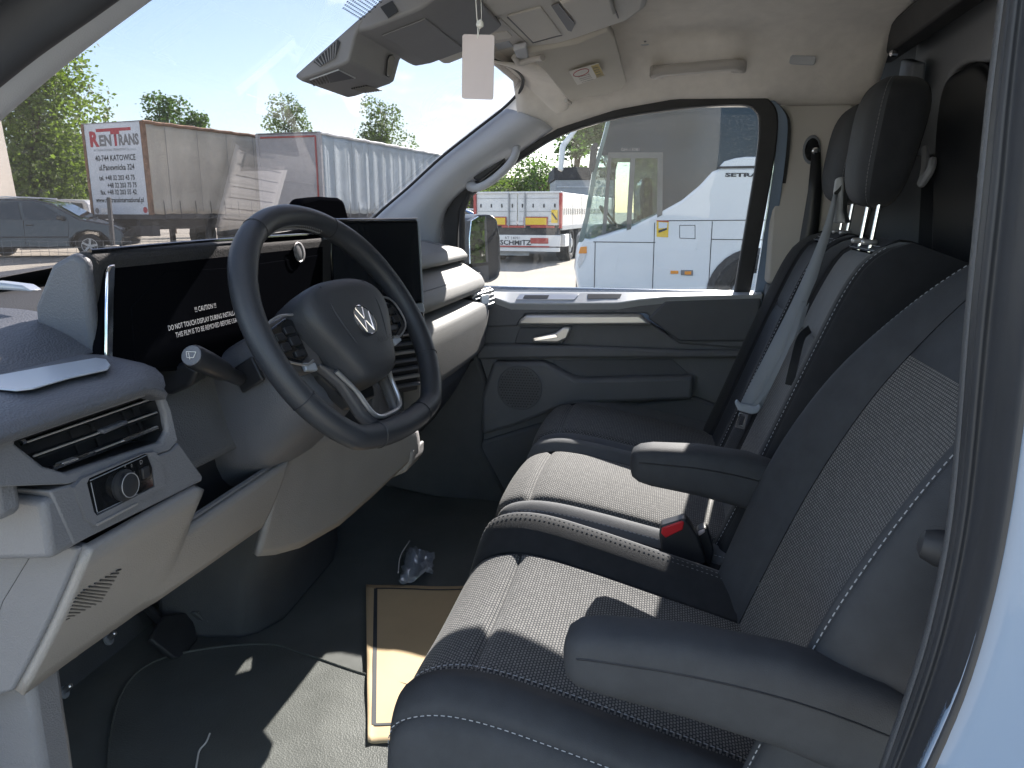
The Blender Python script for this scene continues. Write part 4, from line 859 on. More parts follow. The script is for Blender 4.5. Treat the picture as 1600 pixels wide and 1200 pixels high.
# lower spoke: dark plate with a silver V-shaped frame and an opening
lo_ = [(-0.075, -0.044), (-0.050, -0.075), (-0.046, -0.118), (-0.036, -0.150), (0.036, -0.150), (0.046, -0.118), (0.050, -0.075), (0.075, -0.044)]
for s in (-1, 1):
    arm = [W(s*a, b, -0.010) for a, b in ((0.086, -0.030), (0.058, -0.070), (0.052, -0.118), (0.034, -0.150), (0.016, -0.150), (0.028, -0.125), (0.036, -0.085), (0.050, -0.050))]
    if s > 0: arm = arm[::-1]
    prism('lower_spoke_arm', arm, -WN_*0.016, 'wheel_spoke', sw, bevel=0.005, seg=3)
prism('lower_spoke_foot', [W(a, b, -0.010) for a, b in ((-0.042, -0.128), (0.042, -0.128), (0.046, -0.152), (-0.046, -0.152))], -WN_*0.016, 'wheel_spoke', sw, bevel=0.005, seg=3)
tube('lower_spoke_trim', crm([W(a, b, -0.006) for a, b in ((-0.064, -0.052), (-0.046, -0.085), (-0.038, -0.118), (-0.026, -0.130), (0.0, -0.132), (0.026, -0.130), (0.038, -0.118), (0.046, -0.085), (0.060, -0.054))], 5), 0.0034, 'silver', sw, n=8)
prism('spoke_back', [W(a, b, -0.034) for a, b in ((-0.06, 0.05), (0.06, 0.05), (0.06, -0.05), (0.03, -0.10), (-0.03, -0.10), (-0.06, -0.05))], -WN_*0.02, 'satin_black', sw, bevel=0.004)

# ---------------------------------------------------------------- column with stalk
colm = thing('steering_column', 'grey steering column shroud with wiper stalk on its left', 'steering column', tuple(W(0, 0, -0.10)))
def shr(c, hw, up_, dn, k=10):
    out = []
    for i in range(24):
        a = 2*math.pi*i/24; ca, sa = math.cos(a), math.sin(a); e = 0.55
        x = hw*math.copysign(abs(ca)**e, ca); y = (up_ if sa > 0 else dn)*math.copysign(abs(sa)**e, sa); out.append(W(x, y, c))
    return out
loft('shroud', [shr(-0.045, 0.070, 0.045, 0.070), shr(-0.055, 0.082, 0.052, 0.085), shr(-0.12, 0.100, 0.056, 0.105), shr(-0.20, 0.112, 0.058, 0.120), shr(-0.30, 0.115, 0.055, 0.125)], 'column_grey', colm, ang=50)
prism('stalk_socket', [W(a, b, c) for a, b, c in ((-0.096, 0.018, -0.085), (-0.100, 0.018, -0.125), (-0.102, -0.018, -0.125), (-0.098, -0.018, -0.085))], WR*-0.006, 'satin_black', colm, bevel=0.003)
b0 = PX(374, 592, -0.455); e0 = PX(300, 556, -0.560)
stp = [b0, b0.lerp(e0, 0.30), b0.lerp(e0, 0.38), b0.lerp(e0, 0.7), b0.lerp(e0, 0.97), e0]
stk = tube('wiper_stalk', stp, [0.009, 0.010, 0.013, 0.0145, 0.0145, 0.0125], 'satin_black', colm, n=16, ang=50)
ed = (e0-b0).normalized()
prism('stalk_end_cap', [e0+ed*0.0005+(p-e0) for p in disc(e0, ed, 0.0122, 22)], ed*0.002, 'dash_side', stk, bevel=0.001)
eu = V((0, 0, 1)); eu = (eu-ed*eu.dot(ed)).normalized(); er = eu.cross(-ed)
er = er if er.dot(RGT) > 0 else -er
wi = e0+ed*0.0032
for a, b in (((-0.006, 0.004), (0.006, 0.004)), ((0.006, 0.004), (0.004, -0.003)), ((0.004, -0.003), (-0.004, -0.003)), ((-0.004, -0.003), (-0.006, 0.004)), ((0.0, -0.005), (-0.003, 0.003))):
    tube('wiper_symbol', [wi+er*a[0]+eu*a[1], wi+er*b[0]+eu*b[1]], 0.0005, 'pale_label', stk, n=4)
b1 = W(0.105, 0.0, -0.11); tube('gear_stalk', [b1, b1+WR*0.05+WN_*0.01, b1+WR*0.12+WN_*0.03], [0.009, 0.012, 0.012], 'satin_black', colm, n=12)
# grey cowl to the left of the column, below the display
prism('column_cowl', [PX(u, v, -0.52) for u, v in ((222, 582), (290, 566), (312, 580), (296, 606), (262, 620))], (0.08, 0.02, 0), 'satin_black', colm, bevel=0.006, seg=3)
def cowl(s, t):
    a = PX(258+60*s, 620+20*s, -0.52).lerp(PX(318, 760, -0.56), t); b = PX(400, 560, -0.40).lerp(PX(440, 690, -0.40), t)
    return a.lerp(b, s)+V((0, 0.05, 0))
grid('column_surround', cowl, 10, 10, 'foot_dark', colm, solid=0.01)

# ================================================================ PEDALS, MAT, LITTER ON THE FLOOR
pb = thing('brake_pedal', 'square dark rubber brake pedal in the shaded footwell', 'pedal', PX(275, 985, -0.13))
n_ = V((0, -0.8, 0.6)); pq = [PP(u, v, PX(275, 985, -0.13), n_) for u, v in ((235, 998), (258, 962), (300, 955), (310, 1000), (282, 1030), (272, 1028))]
plate = prism('pedal_pad', pq, (0, 0.012, -0.006), 'rubber', pb, bevel=0.004)
tube('pedal_arm', [PX(268, 978, -0.12)+V((0, 0.02, 0)), PX(225, 925, -0.10)+V((0, 0.05, 0.03)), PX(205, 890, -0.08)+V((0, 0.06, 0.10))], 0.010, 'satin_black', pb, n=8)
pa = thing('accelerator_pedal', 'slim ribbed accelerator pedal beside the console', 'pedal', PX(330, 965, -0.06))
pq = [PP(u, v, PX(330, 965, -0.06), n_) for u, v in ((303, 955), (322, 940), (358, 972), (340, 989))]
prism('pedal_pad', pq, (0, 0.012, -0.006), 'foot_dark', pa, bevel=0.003)
for k in range(5):
    t = (k+0.5)/5; a = pq[0].lerp(pq[3], t); b = pq[1].lerp(pq[2], t); tube('pad_rib', [a+V((0, -0.003, 0.002)), b+V((0, -0.003, 0.002))], 0.0018, 'door_dark_b', pa, n=5)
tube('pedal_arm', [PX(320, 950, -0.05)+V((0, 0.02, 0)), PX(300, 900, -0.04)+V((0, 0.06, 0.06))], 0.009, 'satin_black', pa, n=8)
for i, (u, v, lab) in enumerate(((168, 1000, 'bright threaded stud in the footwell, uppermost of the three'), (113, 1020, 'bright threaded stud in the footwell, left middle one'), (98, 1083, 'bright threaded stud in the footwell, lowest one'))):
    p = PY(u, v, 0.93); bt = thing('floor_stud', lab, 'stud', tuple(p), group='bare studs in the driver footwell')
    lathe('washer', p, (0.1, -0.8, 0.5), [(0.010, 0), (0.010, 0.004), (0.007, 0.005)], 'trim_slate', bt, k=14)
    lathe('stud', p, (0.15, -0.7, 0.7), [(0.0045, 0), (0.0045, 0.020), (0.003, 0.022)], 'metal_bolt', bt, k=10)

fm_ = thing('floor_mat', 'dark ribbed rubber floor mat in the driver footwell, one corner in sunlight', 'floor mat', (-0.3, 0.55, FLOOR_Z))
mo = crm([PZ(u, v, FLOOR_Z) for u, v in ((190, 1090), (240, 1040), (330, 1018), (420, 1012), (470, 1025), (560, 1056), (660, 1085), (700, 1130), (690, 1260), (560, 1330), (200, 1330), (170, 1200))], 4, closed=True)
prism('mat_sheet', [V((p.x, p.y, FLOOR_Z+0.001)) for p in mo], (0, 0, 0.006), 'floor_mat', fm_, bevel=0.002)
tube('mat_border', [V((p.x, p.y, FLOOR_Z+0.008)) for p in mo], 0.0022, 'floor_mat', fm_, n=6, closed=True)

pc = thing('paper_floor_cover', 'tan paper sheet with a black printed border on the cab floor', 'paper sheet', PZ(640, 1030, FLOOR_Z))
def PC(u, v, h=0.010): return PZ(u, v, FLOOR_Z+h)
pcs = [PC(572, 914), PC(790, 916), PC(700, 1161), PC(575, 1161)]
def sheet(s, t):
    p = pcs[0].lerp(pcs[1], s).lerp(pcs[3].lerp(pcs[2], s), t); return p+V((0, 0, 0.0018*math.sin(9*s+5*t)*math.sin(7*t+2*s)+0.004*max(0, 0.06-s)/0.06*(0.4+0.6*math.sin(11*t)**2)))
grid('sheet', sheet, 24, 30, 'paper_tan', pc, solid=0.0008)
def sl(s, t): return sheet(s, t)+V((0, 0, 0.0012))
bd = [sl(0.07, 0.035+0.88*i/24) for i in range(25)]
def ribbon(name, path, w, m, par, up=(0, 0, 1)):
    v, f = [], []; up = V(up)
    for i, p in enumerate(path):
        t = (path[min(i+1, len(path)-1)]-path[max(i-1, 0)]).normalized(); s = t.cross(up).normalized(); v += [p-s*w/2, p+s*w/2]
        if i: f.append([2*i-2, 2*i-1, 2*i+1, 2*i])
    return obj(name, v, f, m, par)
ribbon('printed_border', bd, 0.008, 'ink_dark', pc)
ribbon('printed_border', [sl(0.07+0.9*i/16, 0.035) for i in range(17)], 0.005, 'ink_dark', pc)
ribbon('printed_border', [sl(0.07+0.9*i/16, 0.915) for i in range(17)], 0.006, 'ink_dark', pc)

bgt = thing('plastic_bag', 'crumpled clear plastic bag lying on the floor above the tan sheet', 'plastic bag', PZ(650, 885, FLOOR_Z))
bq_ = [PZ(u, v, FLOOR_Z+0.02) for u, v in ((634, 860), (679, 866), (676, 900), (624, 910))]
rnd = random.Random(3)
hh = [[rnd.uniform(0, 0.020) for _ in range(13)] for _ in range(13)]
def bag(s, t):
    p = bq_[0].lerp(bq_[1], s).lerp(bq_[3].lerp(bq_[2], s), t); i, j = round(s*12), round(t*12); e = min(s, 1-s, t, 1-t)
    return p+V((rnd.uniform(-.004, .004), rnd.uniform(-.004, .004), hh[i][j]*(0.3+min(1, e*5))+0.01*math.sin(6*s)*math.sin(5*t)))
o = grid('bag_film_sheet', bag, 12, 12, 'bag_film', bgt, solid=0.0005); 
tube('bag_tie', crm([PZ(622, 895, 0.15), PZ(626, 868, 0.16), PZ(640, 845, 0.155)], 5), 0.0012, 'pale_label', bgt, n=5)
bt = thing('thread_scrap', 'white twisted thread scrap lying on the dark mat', 'thread', PZ(315, 1170, FLOOR_Z+0.01))
tube('strand', crm([PZ(u, v, FLOOR_Z+0.012) for u, v in ((328, 1146), (322, 1160), (312, 1172), (308, 1190), (304, 1215))], 5), 0.0016, 'pale_label', bt, n=5)
# ================================================================ SEATS
def kx(tab):
    """piecewise-smooth cross table: list of (a, b) -> function of k in 0..len-1"""
    c = crm([V((a, b, 0)) for a, b in tab], 6); n = len(tab)-1
    def f(k):
        i = max(0, min(1, k/n))*(len(c)-1); j = min(int(i), len(c)-2); p = c[j].lerp(c[j+1], i-j); return p.x, p.y
    return f
def cushion_surface(xtab, ptab, base, xc, hw, zmin=0.17, lean=0.0, nk=None):
    cx = kx(xtab); px_ = kx(ptab); np_ = len(ptab)-1
    def S(k, t):
        x, zo = cx(k); y, dz = px_(t*np_); fr_ = sm((t-0.62)/0.38)
        z = base+dz+(zo*(1-0.65*fr_) if zo > 0 else zo)
        y -= fr_*0.075*abs((x-xc)/hw)**4
        x = xc+(x-xc)*(1-0.05*fr_)
        return V((x, y, max(z, zmin)))
    return S
def sub_(S, k0, k1, t0, t1): return lambda s, t: S(k0+(k1-k0)*s, t0+(t1-t0)*t)
PATH = [(-0.23, -0.105), (-0.12, -0.070), (-0.01, -0.040), (0.10, -0.010), (0.19, 0.010), (0.25, 0.010), (0.295, -0.010), (0.322, -0.055), (0.330, -0.11), (0.325, -0.19)]

ds = thing('driver_seat', 'black driver seat with grey woven insert, two armrests and pale stitching', 'seat', (-0.33, 0.0, FLOOR_Z))
XT = [(-0.600, -0.24), (-0.618, -0.13), (-0.612, -0.055), (-0.590, -0.005), (-0.548, 0.018), (-0.498, 0.0), (-0.44, -0.004), (-0.33, -0.008), (-0.21, -0.004), (-0.160, 0.004), (-0.128, 0.030), (-0.096, 0.044), (-0.066, 0.030), (-0.052, -0.02), (-0.050, -0.11), (-0.058, -0.24)]
SD = cushion_surface(XT, PATH, 0.400, -0.33, 0.285)
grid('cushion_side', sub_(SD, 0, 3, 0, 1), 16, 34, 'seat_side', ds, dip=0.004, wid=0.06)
grid('cushion_bolster', sub_(SD, 3, 5, 0, 0.92), 12, 34, 'seat_side', ds, dip=0.005, wid=0.14)
grid('cushion_insert', sub_(SD, 5, 9, 0, 0.50), 24, 24, 'seat_weave', ds, dip=0.010, wid=0.07)
grid('cushion_insert', sub_(SD, 5, 9, 0.50, 0.86), 24, 24, 'seat_weave', ds, dip=0.010, wid=0.09)
grid('cushion_front', sub_(SD, 5, 9, 0.86, 1.0), 20, 10, 'seat_side', ds, dip=0.004, wid=0.08)
grid('cushion_front_corner', sub_(SD, 3, 5, 0.92, 1.0), 8, 6, 'seat_side', ds)
grid('cushion_bolster', sub_(SD, 9, 11.5, 0, 1), 14, 36, 'seat_black', ds, dip=0.005, wid=0.12)
grid('cushion_piping_band', sub_(SD, 11.5, 12.4, 0, 1), 8, 36, 'seat_grey', ds, dip=0.003, wid=0.15)
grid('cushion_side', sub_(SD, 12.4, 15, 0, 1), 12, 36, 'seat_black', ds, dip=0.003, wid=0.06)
grid('cushion_core', lambda s, t: SD(0.3+14.4*s, t*0.985)+V((0, -0.004, -0.009)), 40, 30, 'seat_black', ds)
stitches('stitching', [SD(5.0, t/60) for t in range(2, 52)], ds, (0.003, 0, 0.000))
stitches('stitching', [SD(3.0, t/60) for t in range(0, 60)], ds, (-0.001, 0, 0.000))
stitches('stitching', [SD(10.9, t/60) for t in range(2, 50)], ds, (0, 0, 0.0003), r=0.0004, ln=0.0035, m='ink_grey')
stitches('stitching', [SD(10.6, t/60) for t in range(2, 50)], ds, (0, 0, 0.0003), r=0.0004, ln=0.0035, m='ink_grey')
# base box of the seat
loft('seat_base', [[V((x, y, z)) for x, y in ((-0.60, -0.22), (-0.06, -0.22), (-0.06, 0.27), (-0.10, 0.29), (-0.56, 0.29), (-0.60, 0.27))] for z in (FLOOR_Z, 0.22)], 'foot_dark', ds, bevel=0.01)
# backrest
def back_surface(tab, piv, rec, wid):
    cx = kx(tab); piv = V(piv); d = V((0, -math.sin(rec), math.cos(rec))); f = V((0, math.cos(rec), math.sin(rec)))
    def S(k, h):
        a, b = cx(k); w, fo, bo = ramp(wid, h); q = b*fo if b > 0 else b
        return piv+V((a*w, 0, 0))+d*h+f*(q+bo)
    return S
BT = [(-0.96, -0.11), (-1.02, -0.05), (-1.01, 0.015), (-0.95, 0.052), (-0.86, 0.060), (-0.70, 0.028), (-0.64, 0.016), (-0.35, 0.004), (0.0, 0.0), (0.35, 0.004), (0.64, 0.016), (0.70, 0.028), (0.86, 0.060), (0.95, 0.052), (1.01, 0.015), (1.02, -0.05), (0.96, -0.11)]
BW = spl([(-0.05, 0.26, 0.9, -0.01), (0.08, 0.268, 1.05, 0.0), (0.25, 0.272, 1.15, 0.01), (0.40, 0.262, 1.0, 0.012), (0.52, 0.240, 0.7, 0.004), (0.62, 0.212, 0.4, -0.012), (0.70, 0.185, 0.2, -0.045), (0.735, 0.165, 0.1, -0.09)])
SB = back_surface(BT, (-0.33, -0.150, 0.33), rad(25.5), BW)
def bsub(k0, k1, h0, h1): return lambda s, t: SB(k0+(k1-k0)*s, h0+(h1-h0)*t)
kw = dict(sign=-1.0)
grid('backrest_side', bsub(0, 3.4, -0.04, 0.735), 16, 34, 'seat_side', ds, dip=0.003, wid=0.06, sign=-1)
grid('backrest_bolster', bsub(3.4, 6, -0.04, 0.735), 12, 34, 'seat_side', ds, dip=0.004, wid=0.12, sign=-1)
grid('backrest_insert', bsub(6, 10, -0.03, 0.49), 26, 26, 'seat_weave', ds, dip=0.005, wid=0.06, sign=-1)
grid('backrest_upper_panel', bsub(6, 10, 0.49, 0.735), 22, 14, 'seat_side', ds, dip=0.005, wid=0.07, sign=-1)
grid('backrest_bolster', bsub(10, 12.7, -0.04, 0.735), 12, 34, 'seat_side', ds, dip=0.004, wid=0.10, sign=-1)
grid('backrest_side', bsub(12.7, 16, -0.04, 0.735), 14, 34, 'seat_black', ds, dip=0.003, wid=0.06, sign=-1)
fb = V((0, math.cos(rad(25.5)), math.sin(rad(25.5))))
for k, off in ((5.72, 0.003), (5.35, 0.002), (3.4, 0.0005), (12.75, 0.0005)):
    stitches('stitching', [SB(k, h/100) for h in range(0, 72)], ds, fb*off, r=0.0005)
grid('backrest_rear', lambda s, t: SB(0, -0.04+0.775*t).lerp(SB(16, -0.04+0.775*t), s), 4, 20, 'seat_black', ds)
def armrest(name, xc, st, par, hw=0.036, m='seat_side'):
    """stations along y: (y, ztop, zbottom, half width)"""
    rings = []
    for y, zt, zb, w in st:
        c = V((xc, y, (zt+zb)/2)); h = (zt-zb); r = []
        for i in range(24):
            a = 2*math.pi*i/24; ca, sa = math.cos(a), math.sin(a); e = 0.62
            r.append(c+V((w*math.copysign(abs(ca)**e, ca), 0, h/2*math.copysign(abs(sa)**e, sa))))
        rings.append(r)
    o = loft(name, rings, m, par, ang=70)
    tube('armrest_seam', crm([V((xc-w*0.985, y, zb+(zt-zb)*0.66)) for y, zt, zb, w in st[2:]], 3), 0.0012, 'satin_black', o, n=5)
    return o
armrest('armrest', -0.60, [(0.090, 0.530, 0.506, 0.012), (0.086, 0.541, 0.494, 0.024), (0.074, 0.549, 0.486, 0.032), (0.05, 0.554, 0.480, 0.034), (-0.04, 0.556, 0.465, 0.035), (-0.14, 0.546, 0.442, 0.035), (-0.23, 0.524, 0.410, 0.035), (-0.29, 0.495, 0.385, 0.032), (-0.31, 0.47, 0.40, 0.018)], ds)
armrest('armrest', -0.04, [(0.048, 0.560, 0.535, 0.012), (0.044, 0.571, 0.524, 0.026), (0.032, 0.578, 0.516, 0.034), (0.01, 0.582, 0.510, 0.037), (-0.07, 0.584, 0.498, 0.038), (-0.15, 0.576, 0.480, 0.038), (-0.22, 0.555, 0.46, 0.038), (-0.28, 0.52, 0.45, 0.03)], ds)
# plastic hinge cover by the buckle
prism('hinge_cover', [PX(u, v, -0.035) for u, v in ((1138, 872), (1152, 872), (1166, 861), (1172, 868), (1186, 905), (1180, 925), (1138, 925))], (-0.05, 0, 0), 'trim_slate', ds, bevel=0.006, seg=3)
prism('hinge_lever', [PX(u, v, -0.095) for u, v in ((1144, 922), (1168, 908), (1186, 904), (1188, 912), (1172, 920), (1150, 930))], (0.03, 0, 0), 'pale_lid', ds, bevel=0.003)

# ---------------------------------------------------------------- bench
bn = thing('passenger_bench', 'double passenger bench with dark sides, grey woven centres and tall headrests', 'seat', (0.42, 0.0, FLOOR_Z))
def bench_cushion(x0, x1, base, near):
    w = x1-x0; xc = (x0+x1)/2
    XB = [(x0+0.012, -0.22), (x0-0.002, -0.12), (x0+0.002, -0.06), (x0+0.012, -0.030), (x0+0.030, -0.014), (x0+0.055, -0.006), (x0+w*0.3, 0.004), (xc, 0.008), (x1-w*0.3, 0.004), (x1-0.065, 0.0), (x1-0.040, 0.014), (x1-0.022, 0.016), (x1-0.006, 0.0), (x1, -0.05), (x1-0.002, -0.12), (x1-0.012, -0.22)]
    S = cushion_surface(XB, [(a, b*0.75) for a, b in PATH], base, xc, w/2)
    grid('cushion_side', sub_(S, 0, 3, 0, 1), 12, 30, 'seat_black', bn, dip=0.003, wid=0.06)
    grid('cushion_piping_band', sub_(S, 3, 5, 0, 0.95), 10, 30, 'seat_grey', bn, dip=0.004, wid=0.14)
    grid('cushion_insert', sub_(S, 5, 9, 0, 0.55), 20, 24, 'seat_weave_fine', bn, dip=0.009, wid=0.07)
    grid('cushion_insert', sub_(S, 5, 9, 0.55, 0.90), 20, 20, 'seat_weave_fine', bn, dip=0.009, wid=0.09)
    grid('cushion_front', sub_(S, 3, 9, 0.90, 1.0), 18, 8, 'seat_black', bn)
    grid('cushion_bolster', sub_(S, 9, 12, 0, 1), 12, 30, 'seat_grey', bn, dip=0.004, wid=0.10)
    grid('cushion_side', sub_(S, 12, 15, 0, 1), 10, 30, 'seat_black', bn)
    grid('cushion_core', lambda s, t: S(0.3+14.4*s, t*0.985)+V((0, -0.004, -0.009)), 36, 24, 'seat_black', bn)
    stitches('stitching', [S(3.6, t/60) for t in range(2, 54)], bn, (0, 0, 0.0010), r=0.0005)
    return S
S1 = bench_cushion(-0.005, 0.415, 0.425, True)
S2 = bench_cushion(0.425, 0.825, 0.438, False)
loft('bench_base', [[V((x, y, z)) for x, y in ((0.02, -0.22), (0.80, -0.22), (0.80, 0.26), (0.02, 0.26))] for z in (FLOOR_Z, 0.25)], 'foot_dark', bn, bevel=0.01)
# grey tray behind the middle cushion
prism('cushion_rear_cover', [PZ(u, v, 0.375) for u, v in ((1105, 742), (1140, 765), (1160, 850), (1150, 872), (1205, 872), (1225, 760), (1180, 735))], (0, 0, -0.03), 'trim_slate', bn, bevel=0.008)
def bench_back(x0, x1, near):
    w = (x1-x0)/2; xc = (x0+x1)/2; r = rad(21.5)
    T = [(-0.97, -0.105), (-1.02, -0.06), (-1.0, -0.015), (-0.93, 0.012), (-0.78, 0.016), (-0.55, 0.004), (-0.50, -0.002), (0.0, -0.004), (0.50, -0.002), (0.55, 0.004), (0.78, 0.016), (0.93, 0.012), (1.0, -0.015), (1.02, -0.06), (0.97, -0.105)]
    Wd = spl([(-0.05, w*0.96, 1, 0), (0.1, w, 1, 0), (0.4, w, 1, 0.006), (0.54, w*0.985, 1, 0.004), (0.60, w*0.96, 0.6, -0.010), (0.635, w*0.92, 0.2, -0.04)])
    S = back_surface(T, (xc, -0.125, 0.355), r, Wd)
    q = lambda k0, k1, h0, h1: (lambda s, t: S(k0+(k1-k0)*s, h0+(h1-h0)*t))
    grid('backrest_side', q(0, 3, -0.05, 0.635), 14, 30, 'seat_black', bn, sign=-1, dip=0.003, wid=0.06)
    grid('backrest_bolster', q(3, 6, -0.05, 0.635), 12, 30, 'seat_black', bn, sign=-1, dip=0.004, wid=0.10)
    grid('backrest_insert', q(6, 8, -0.05, 0.42), 16, 22, 'seat_weave_fine' if near else 'seat_side', bn, sign=-1, dip=0.005, wid=0.07)
    grid('backrest_upper_panel', q(6, 8, 0.42, 0.60), 16, 12, 'seat_grey' if near else 'seat_side', bn, sign=-1, dip=0.006, wid=0.10)
    grid('backrest_top', q(6, 8, 0.60, 0.635), 12, 6, 'seat_side', bn, sign=-1)
    grid('backrest_bolster', q(8, 11, -0.05, 0.635), 12, 30, 'seat_black', bn, sign=-1, dip=0.004, wid=0.10)
    grid('backrest_side', q(11, 14, -0.05, 0.635), 14, 30, 'seat_black', bn, sign=-1)
    grid('backrest_top_cap', lambda s, t: S(14*s, 0.635).lerp(V((xc, S(7, 0.635).y-0.09, S(7, 0.635).z-0.03)), t*0.98), 28, 6, 'seat_side', bn)
    fb = V((0, math.cos(r), math.sin(r)))
    stitches('stitching', [S(5.6, h/100) for h in range(0, 60)], bn, fb*0.002, r=0.00045)
    stitches('stitching', [S(3.1, h/100) for h in range(0, 62)], bn, fb*0.002, r=0.00045)
    stitches('stitching', [S(6+2*i/20, 0.603) for i in range(21)], bn, fb*0.002, r=0.0005, step=0.006)
    stitches('stitching', [S(6+2*i/20, 0.613) for i in range(21)], bn, fb*0.003, r=0.0005, step=0.006)
    return S
B1 = bench_back(0.020, 0.415, True); B2 = bench_back(0.425, 0.805, False)
fbn = V((0, math.cos(rad(21.5)), math.sin(rad(21.5))))
ribbon('pull_strap', crm([B1(6.9, 0.43)+fbn*0.004, B1(6.6, 0.41)+fbn*0.018, B1(6.3, 0.37)+fbn*0.016, B1(6.15, 0.325)+fbn*0.008], 5), 0.016, 'satin_black', bn, up=(1, 0, 0))
def headrest(c, semi, tilt, name='headrest'):
    c = V(c); v, f, fm = [], [], []; n1, n2 = 36, 20; e1, e2 = 0.42, 0.62
    pw = lambda a, e: math.copysign(abs(a)**e, a)
    for j in range(n2+1):
        ph = -math.pi/2+math.pi*j/n2
        for i in range(n1):
            th = 2*math.pi*i/n1; ct = pw(math.cos(ph), e2)
            x = semi[0]*ct*pw(math.cos(th), e1); y = semi[1]*ct*pw(math.sin(th), 0.7); z = semi[2]*pw(math.sin(ph), e2)
            y *= 0.78+0.22*(z/semi[2]) if y < 0 else 1.0
            x *= 0.94+0.06*(z/semi[2])
            y2 = y*math.cos(tilt)-z*math.sin(tilt); z2 = y*math.sin(tilt)+z*math.cos(tilt)
            v.append(c+V((x, y2, z2)))
    for j in range(n2):
        for i in range(n1):
            f.append([j*n1+i, j*n1+(i+1) % n1, (j+1)*n1+(i+1) % n1, (j+1)*n1+i]); a = (i+0.5)/n1*360
            fm.append(1 if 32 < a < 148 else 0)
    h = obj(name, v, f, ['seat_black', 'seat_side'], bn, ang=180, fm=fm)
    sea = []
    for j in range(2, n2-1):
        sea.append(v[j*n1+14])
    stitches('headrest_stitching', sea[:], h, (-0.002, 0.001, 0), step=0.007, r=0.0003, m='ink_grey')
    for sx in (-0.04, 0.04):
        b = c+V((sx, 0.010, -semi[2]+0.02)); tube('headrest_post', [b, b+V((0, 0.010, -0.10))], 0.004, 'chrome', h, n=10)
        box('post_guide', b+V((0, 0.012, -0.082)), (0.015, 0.028, 0.010), 'silver', h, bevel=0.004)
    return h
headrest((0.232, -0.386, 1.100), (0.096, 0.056, 0.114), rad(5))
headrest((0.62, -0.425, 1.105), (0.125, 0.062, 0.112), rad(8))

# ---------------------------------------------------------------- belts
bg = thing('belt_guide', 'upright grey belt outlet on the middle of the bench backrest', 'belt guide', PX(1310, 345, 0.42))
prism('guide_body', [PX(u, v, 0.405) for u, v in ((1301, 349), (1303, 326), (1301, 300), (1304, 279), (1316, 275), (1318, 290), (1316, 330), (1322, 349))], (0.045, -0.02, 0), 'trim_grey', bg, bevel=0.005, seg=3)
prism('guide_slot', [PX(u, v, 0.4035) for u, v in ((1303, 301), (1309, 296), (1315, 289), (1314, 297), (1309, 304), (1304, 306))], (0.002, 0, 0), 'satin_black', bg)
bt = thing('seat_belt', 'pale blue-grey seat belt hanging from the bench shoulder to a loose tongue', 'seat belt', PX(1170, 640, 0.60))
def band(name, pth, m, par, th=0.0012):
    """strap from pairs of edge points"""
    v, f = [], []
    for a, b in pth: v += [a, b]
    for i in range(len(pth)-1): f.append([2*i, 2*i+1, 2*i+3, 2*i+2])
    return obj(name, v, f, m, par, solid=th, ang=180)
LFT = [(1302, 304, 0.395), (1288, 352, 0.375), (1264, 412, 0.35), (1232, 482, 0.33), (1200, 545, 0.315), (1172, 600, 0.31), (1156, 632, 0.31)]
RGTp = [(1309, 304, 0.395), (1300, 356, 0.37), (1282, 416, 0.34), (1262, 486, 0.32), (1246, 545, 0.305), (1216, 606, 0.30), (1188, 640, 0.30)]
la = crm([PX(*q)+V((0, 0, 0)) for q in LFT], 5); lb = crm([PX(*q) for q in RGTp], 5)
band('webbing', list(zip(la, lb)), 'belt', bt)
band('webbing_fold', [(a.lerp(b, 0.55)+V((-0.004, 0, 0.0)), b.lerp(a, -0.25)+V((0.010, 0, 0))) for a, b in zip(la[14:], lb[14:])], 'belt', bt)
tgp = [PX(u, v, 0.295) for u, v in ((1148, 630), (1152, 625), (1158, 632), (1182, 636), (1187, 632), (1190, 638), (1184, 646), (1174, 648), (1154, 642))]
prism('tongue_grip', tgp, (0.014, 0, 0), 'belt_buckle', bt, bevel=0.003)
ringo = [PX(u, v, 0.298) for u, v in ((1155, 645), (1170, 648), (1163, 671), (1149, 668))]; ringi = [PX(u, v, 0.298) for u, v in ((1158, 650), (1165, 651), (1160, 665), (1154, 664))]
ringplate('tongue_plate', ringo, ringi, (0.002, 0, 0), 'chrome', bt, bevel=0.0005)
b2 = thing('pillar_belt', 'dark seat belt running down behind the far headrest from the pillar anchor', 'seat belt', PX(1275, 300, 0.78))
band('webbing', [(PX(1268, 238, 0.785), PX(1282, 238, 0.785)), (PX(1262, 300, 0.785), PX(1284, 300, 0.785)), (PX(1245, 400, 0.785), PX(1275, 400, 0.785)), (PX(1225, 470, 0.785), PX(1262, 470, 0.785))], 'satin_black', b2)
for lab, pts, but, x, m in (('black seat belt buckle with a red release button beside the driver cushion', ((1030, 838), (1032, 822), (1068, 811), (1074, 814), (1090, 838), (1104, 880), (1070, 893), (1034, 868)), ((1033, 834), (1034, 825), (1066, 814), (1069, 817), (1067, 828), (1040, 841)), -0.035, 'red_button'),
                        ('small black buckle with a pale pink release tab behind the red one', ((1088, 838), (1090, 830), (1101, 825), (1106, 828), (1116, 862), (1110, 885), (1094, 880)), ((1089, 836), (1091, 831), (1101, 827), (1102, 832), (1093, 838)), -0.008, 'tag_paper')):
    bk_ = thing('belt_buckle', lab, 'buckle', PX(pts[5][0], pts[5][1], x))
    prism('buckle_body', [PX(u, v, x) for u, v in pts], (0.03, 0, 0), 'satin_black', bk_, bevel=0.005, seg=3)
    prism('release_button', [PX(u, v, x-0.002) for u, v in but], (0.02, 0, 0.0), m, bk_, bevel=0.002)
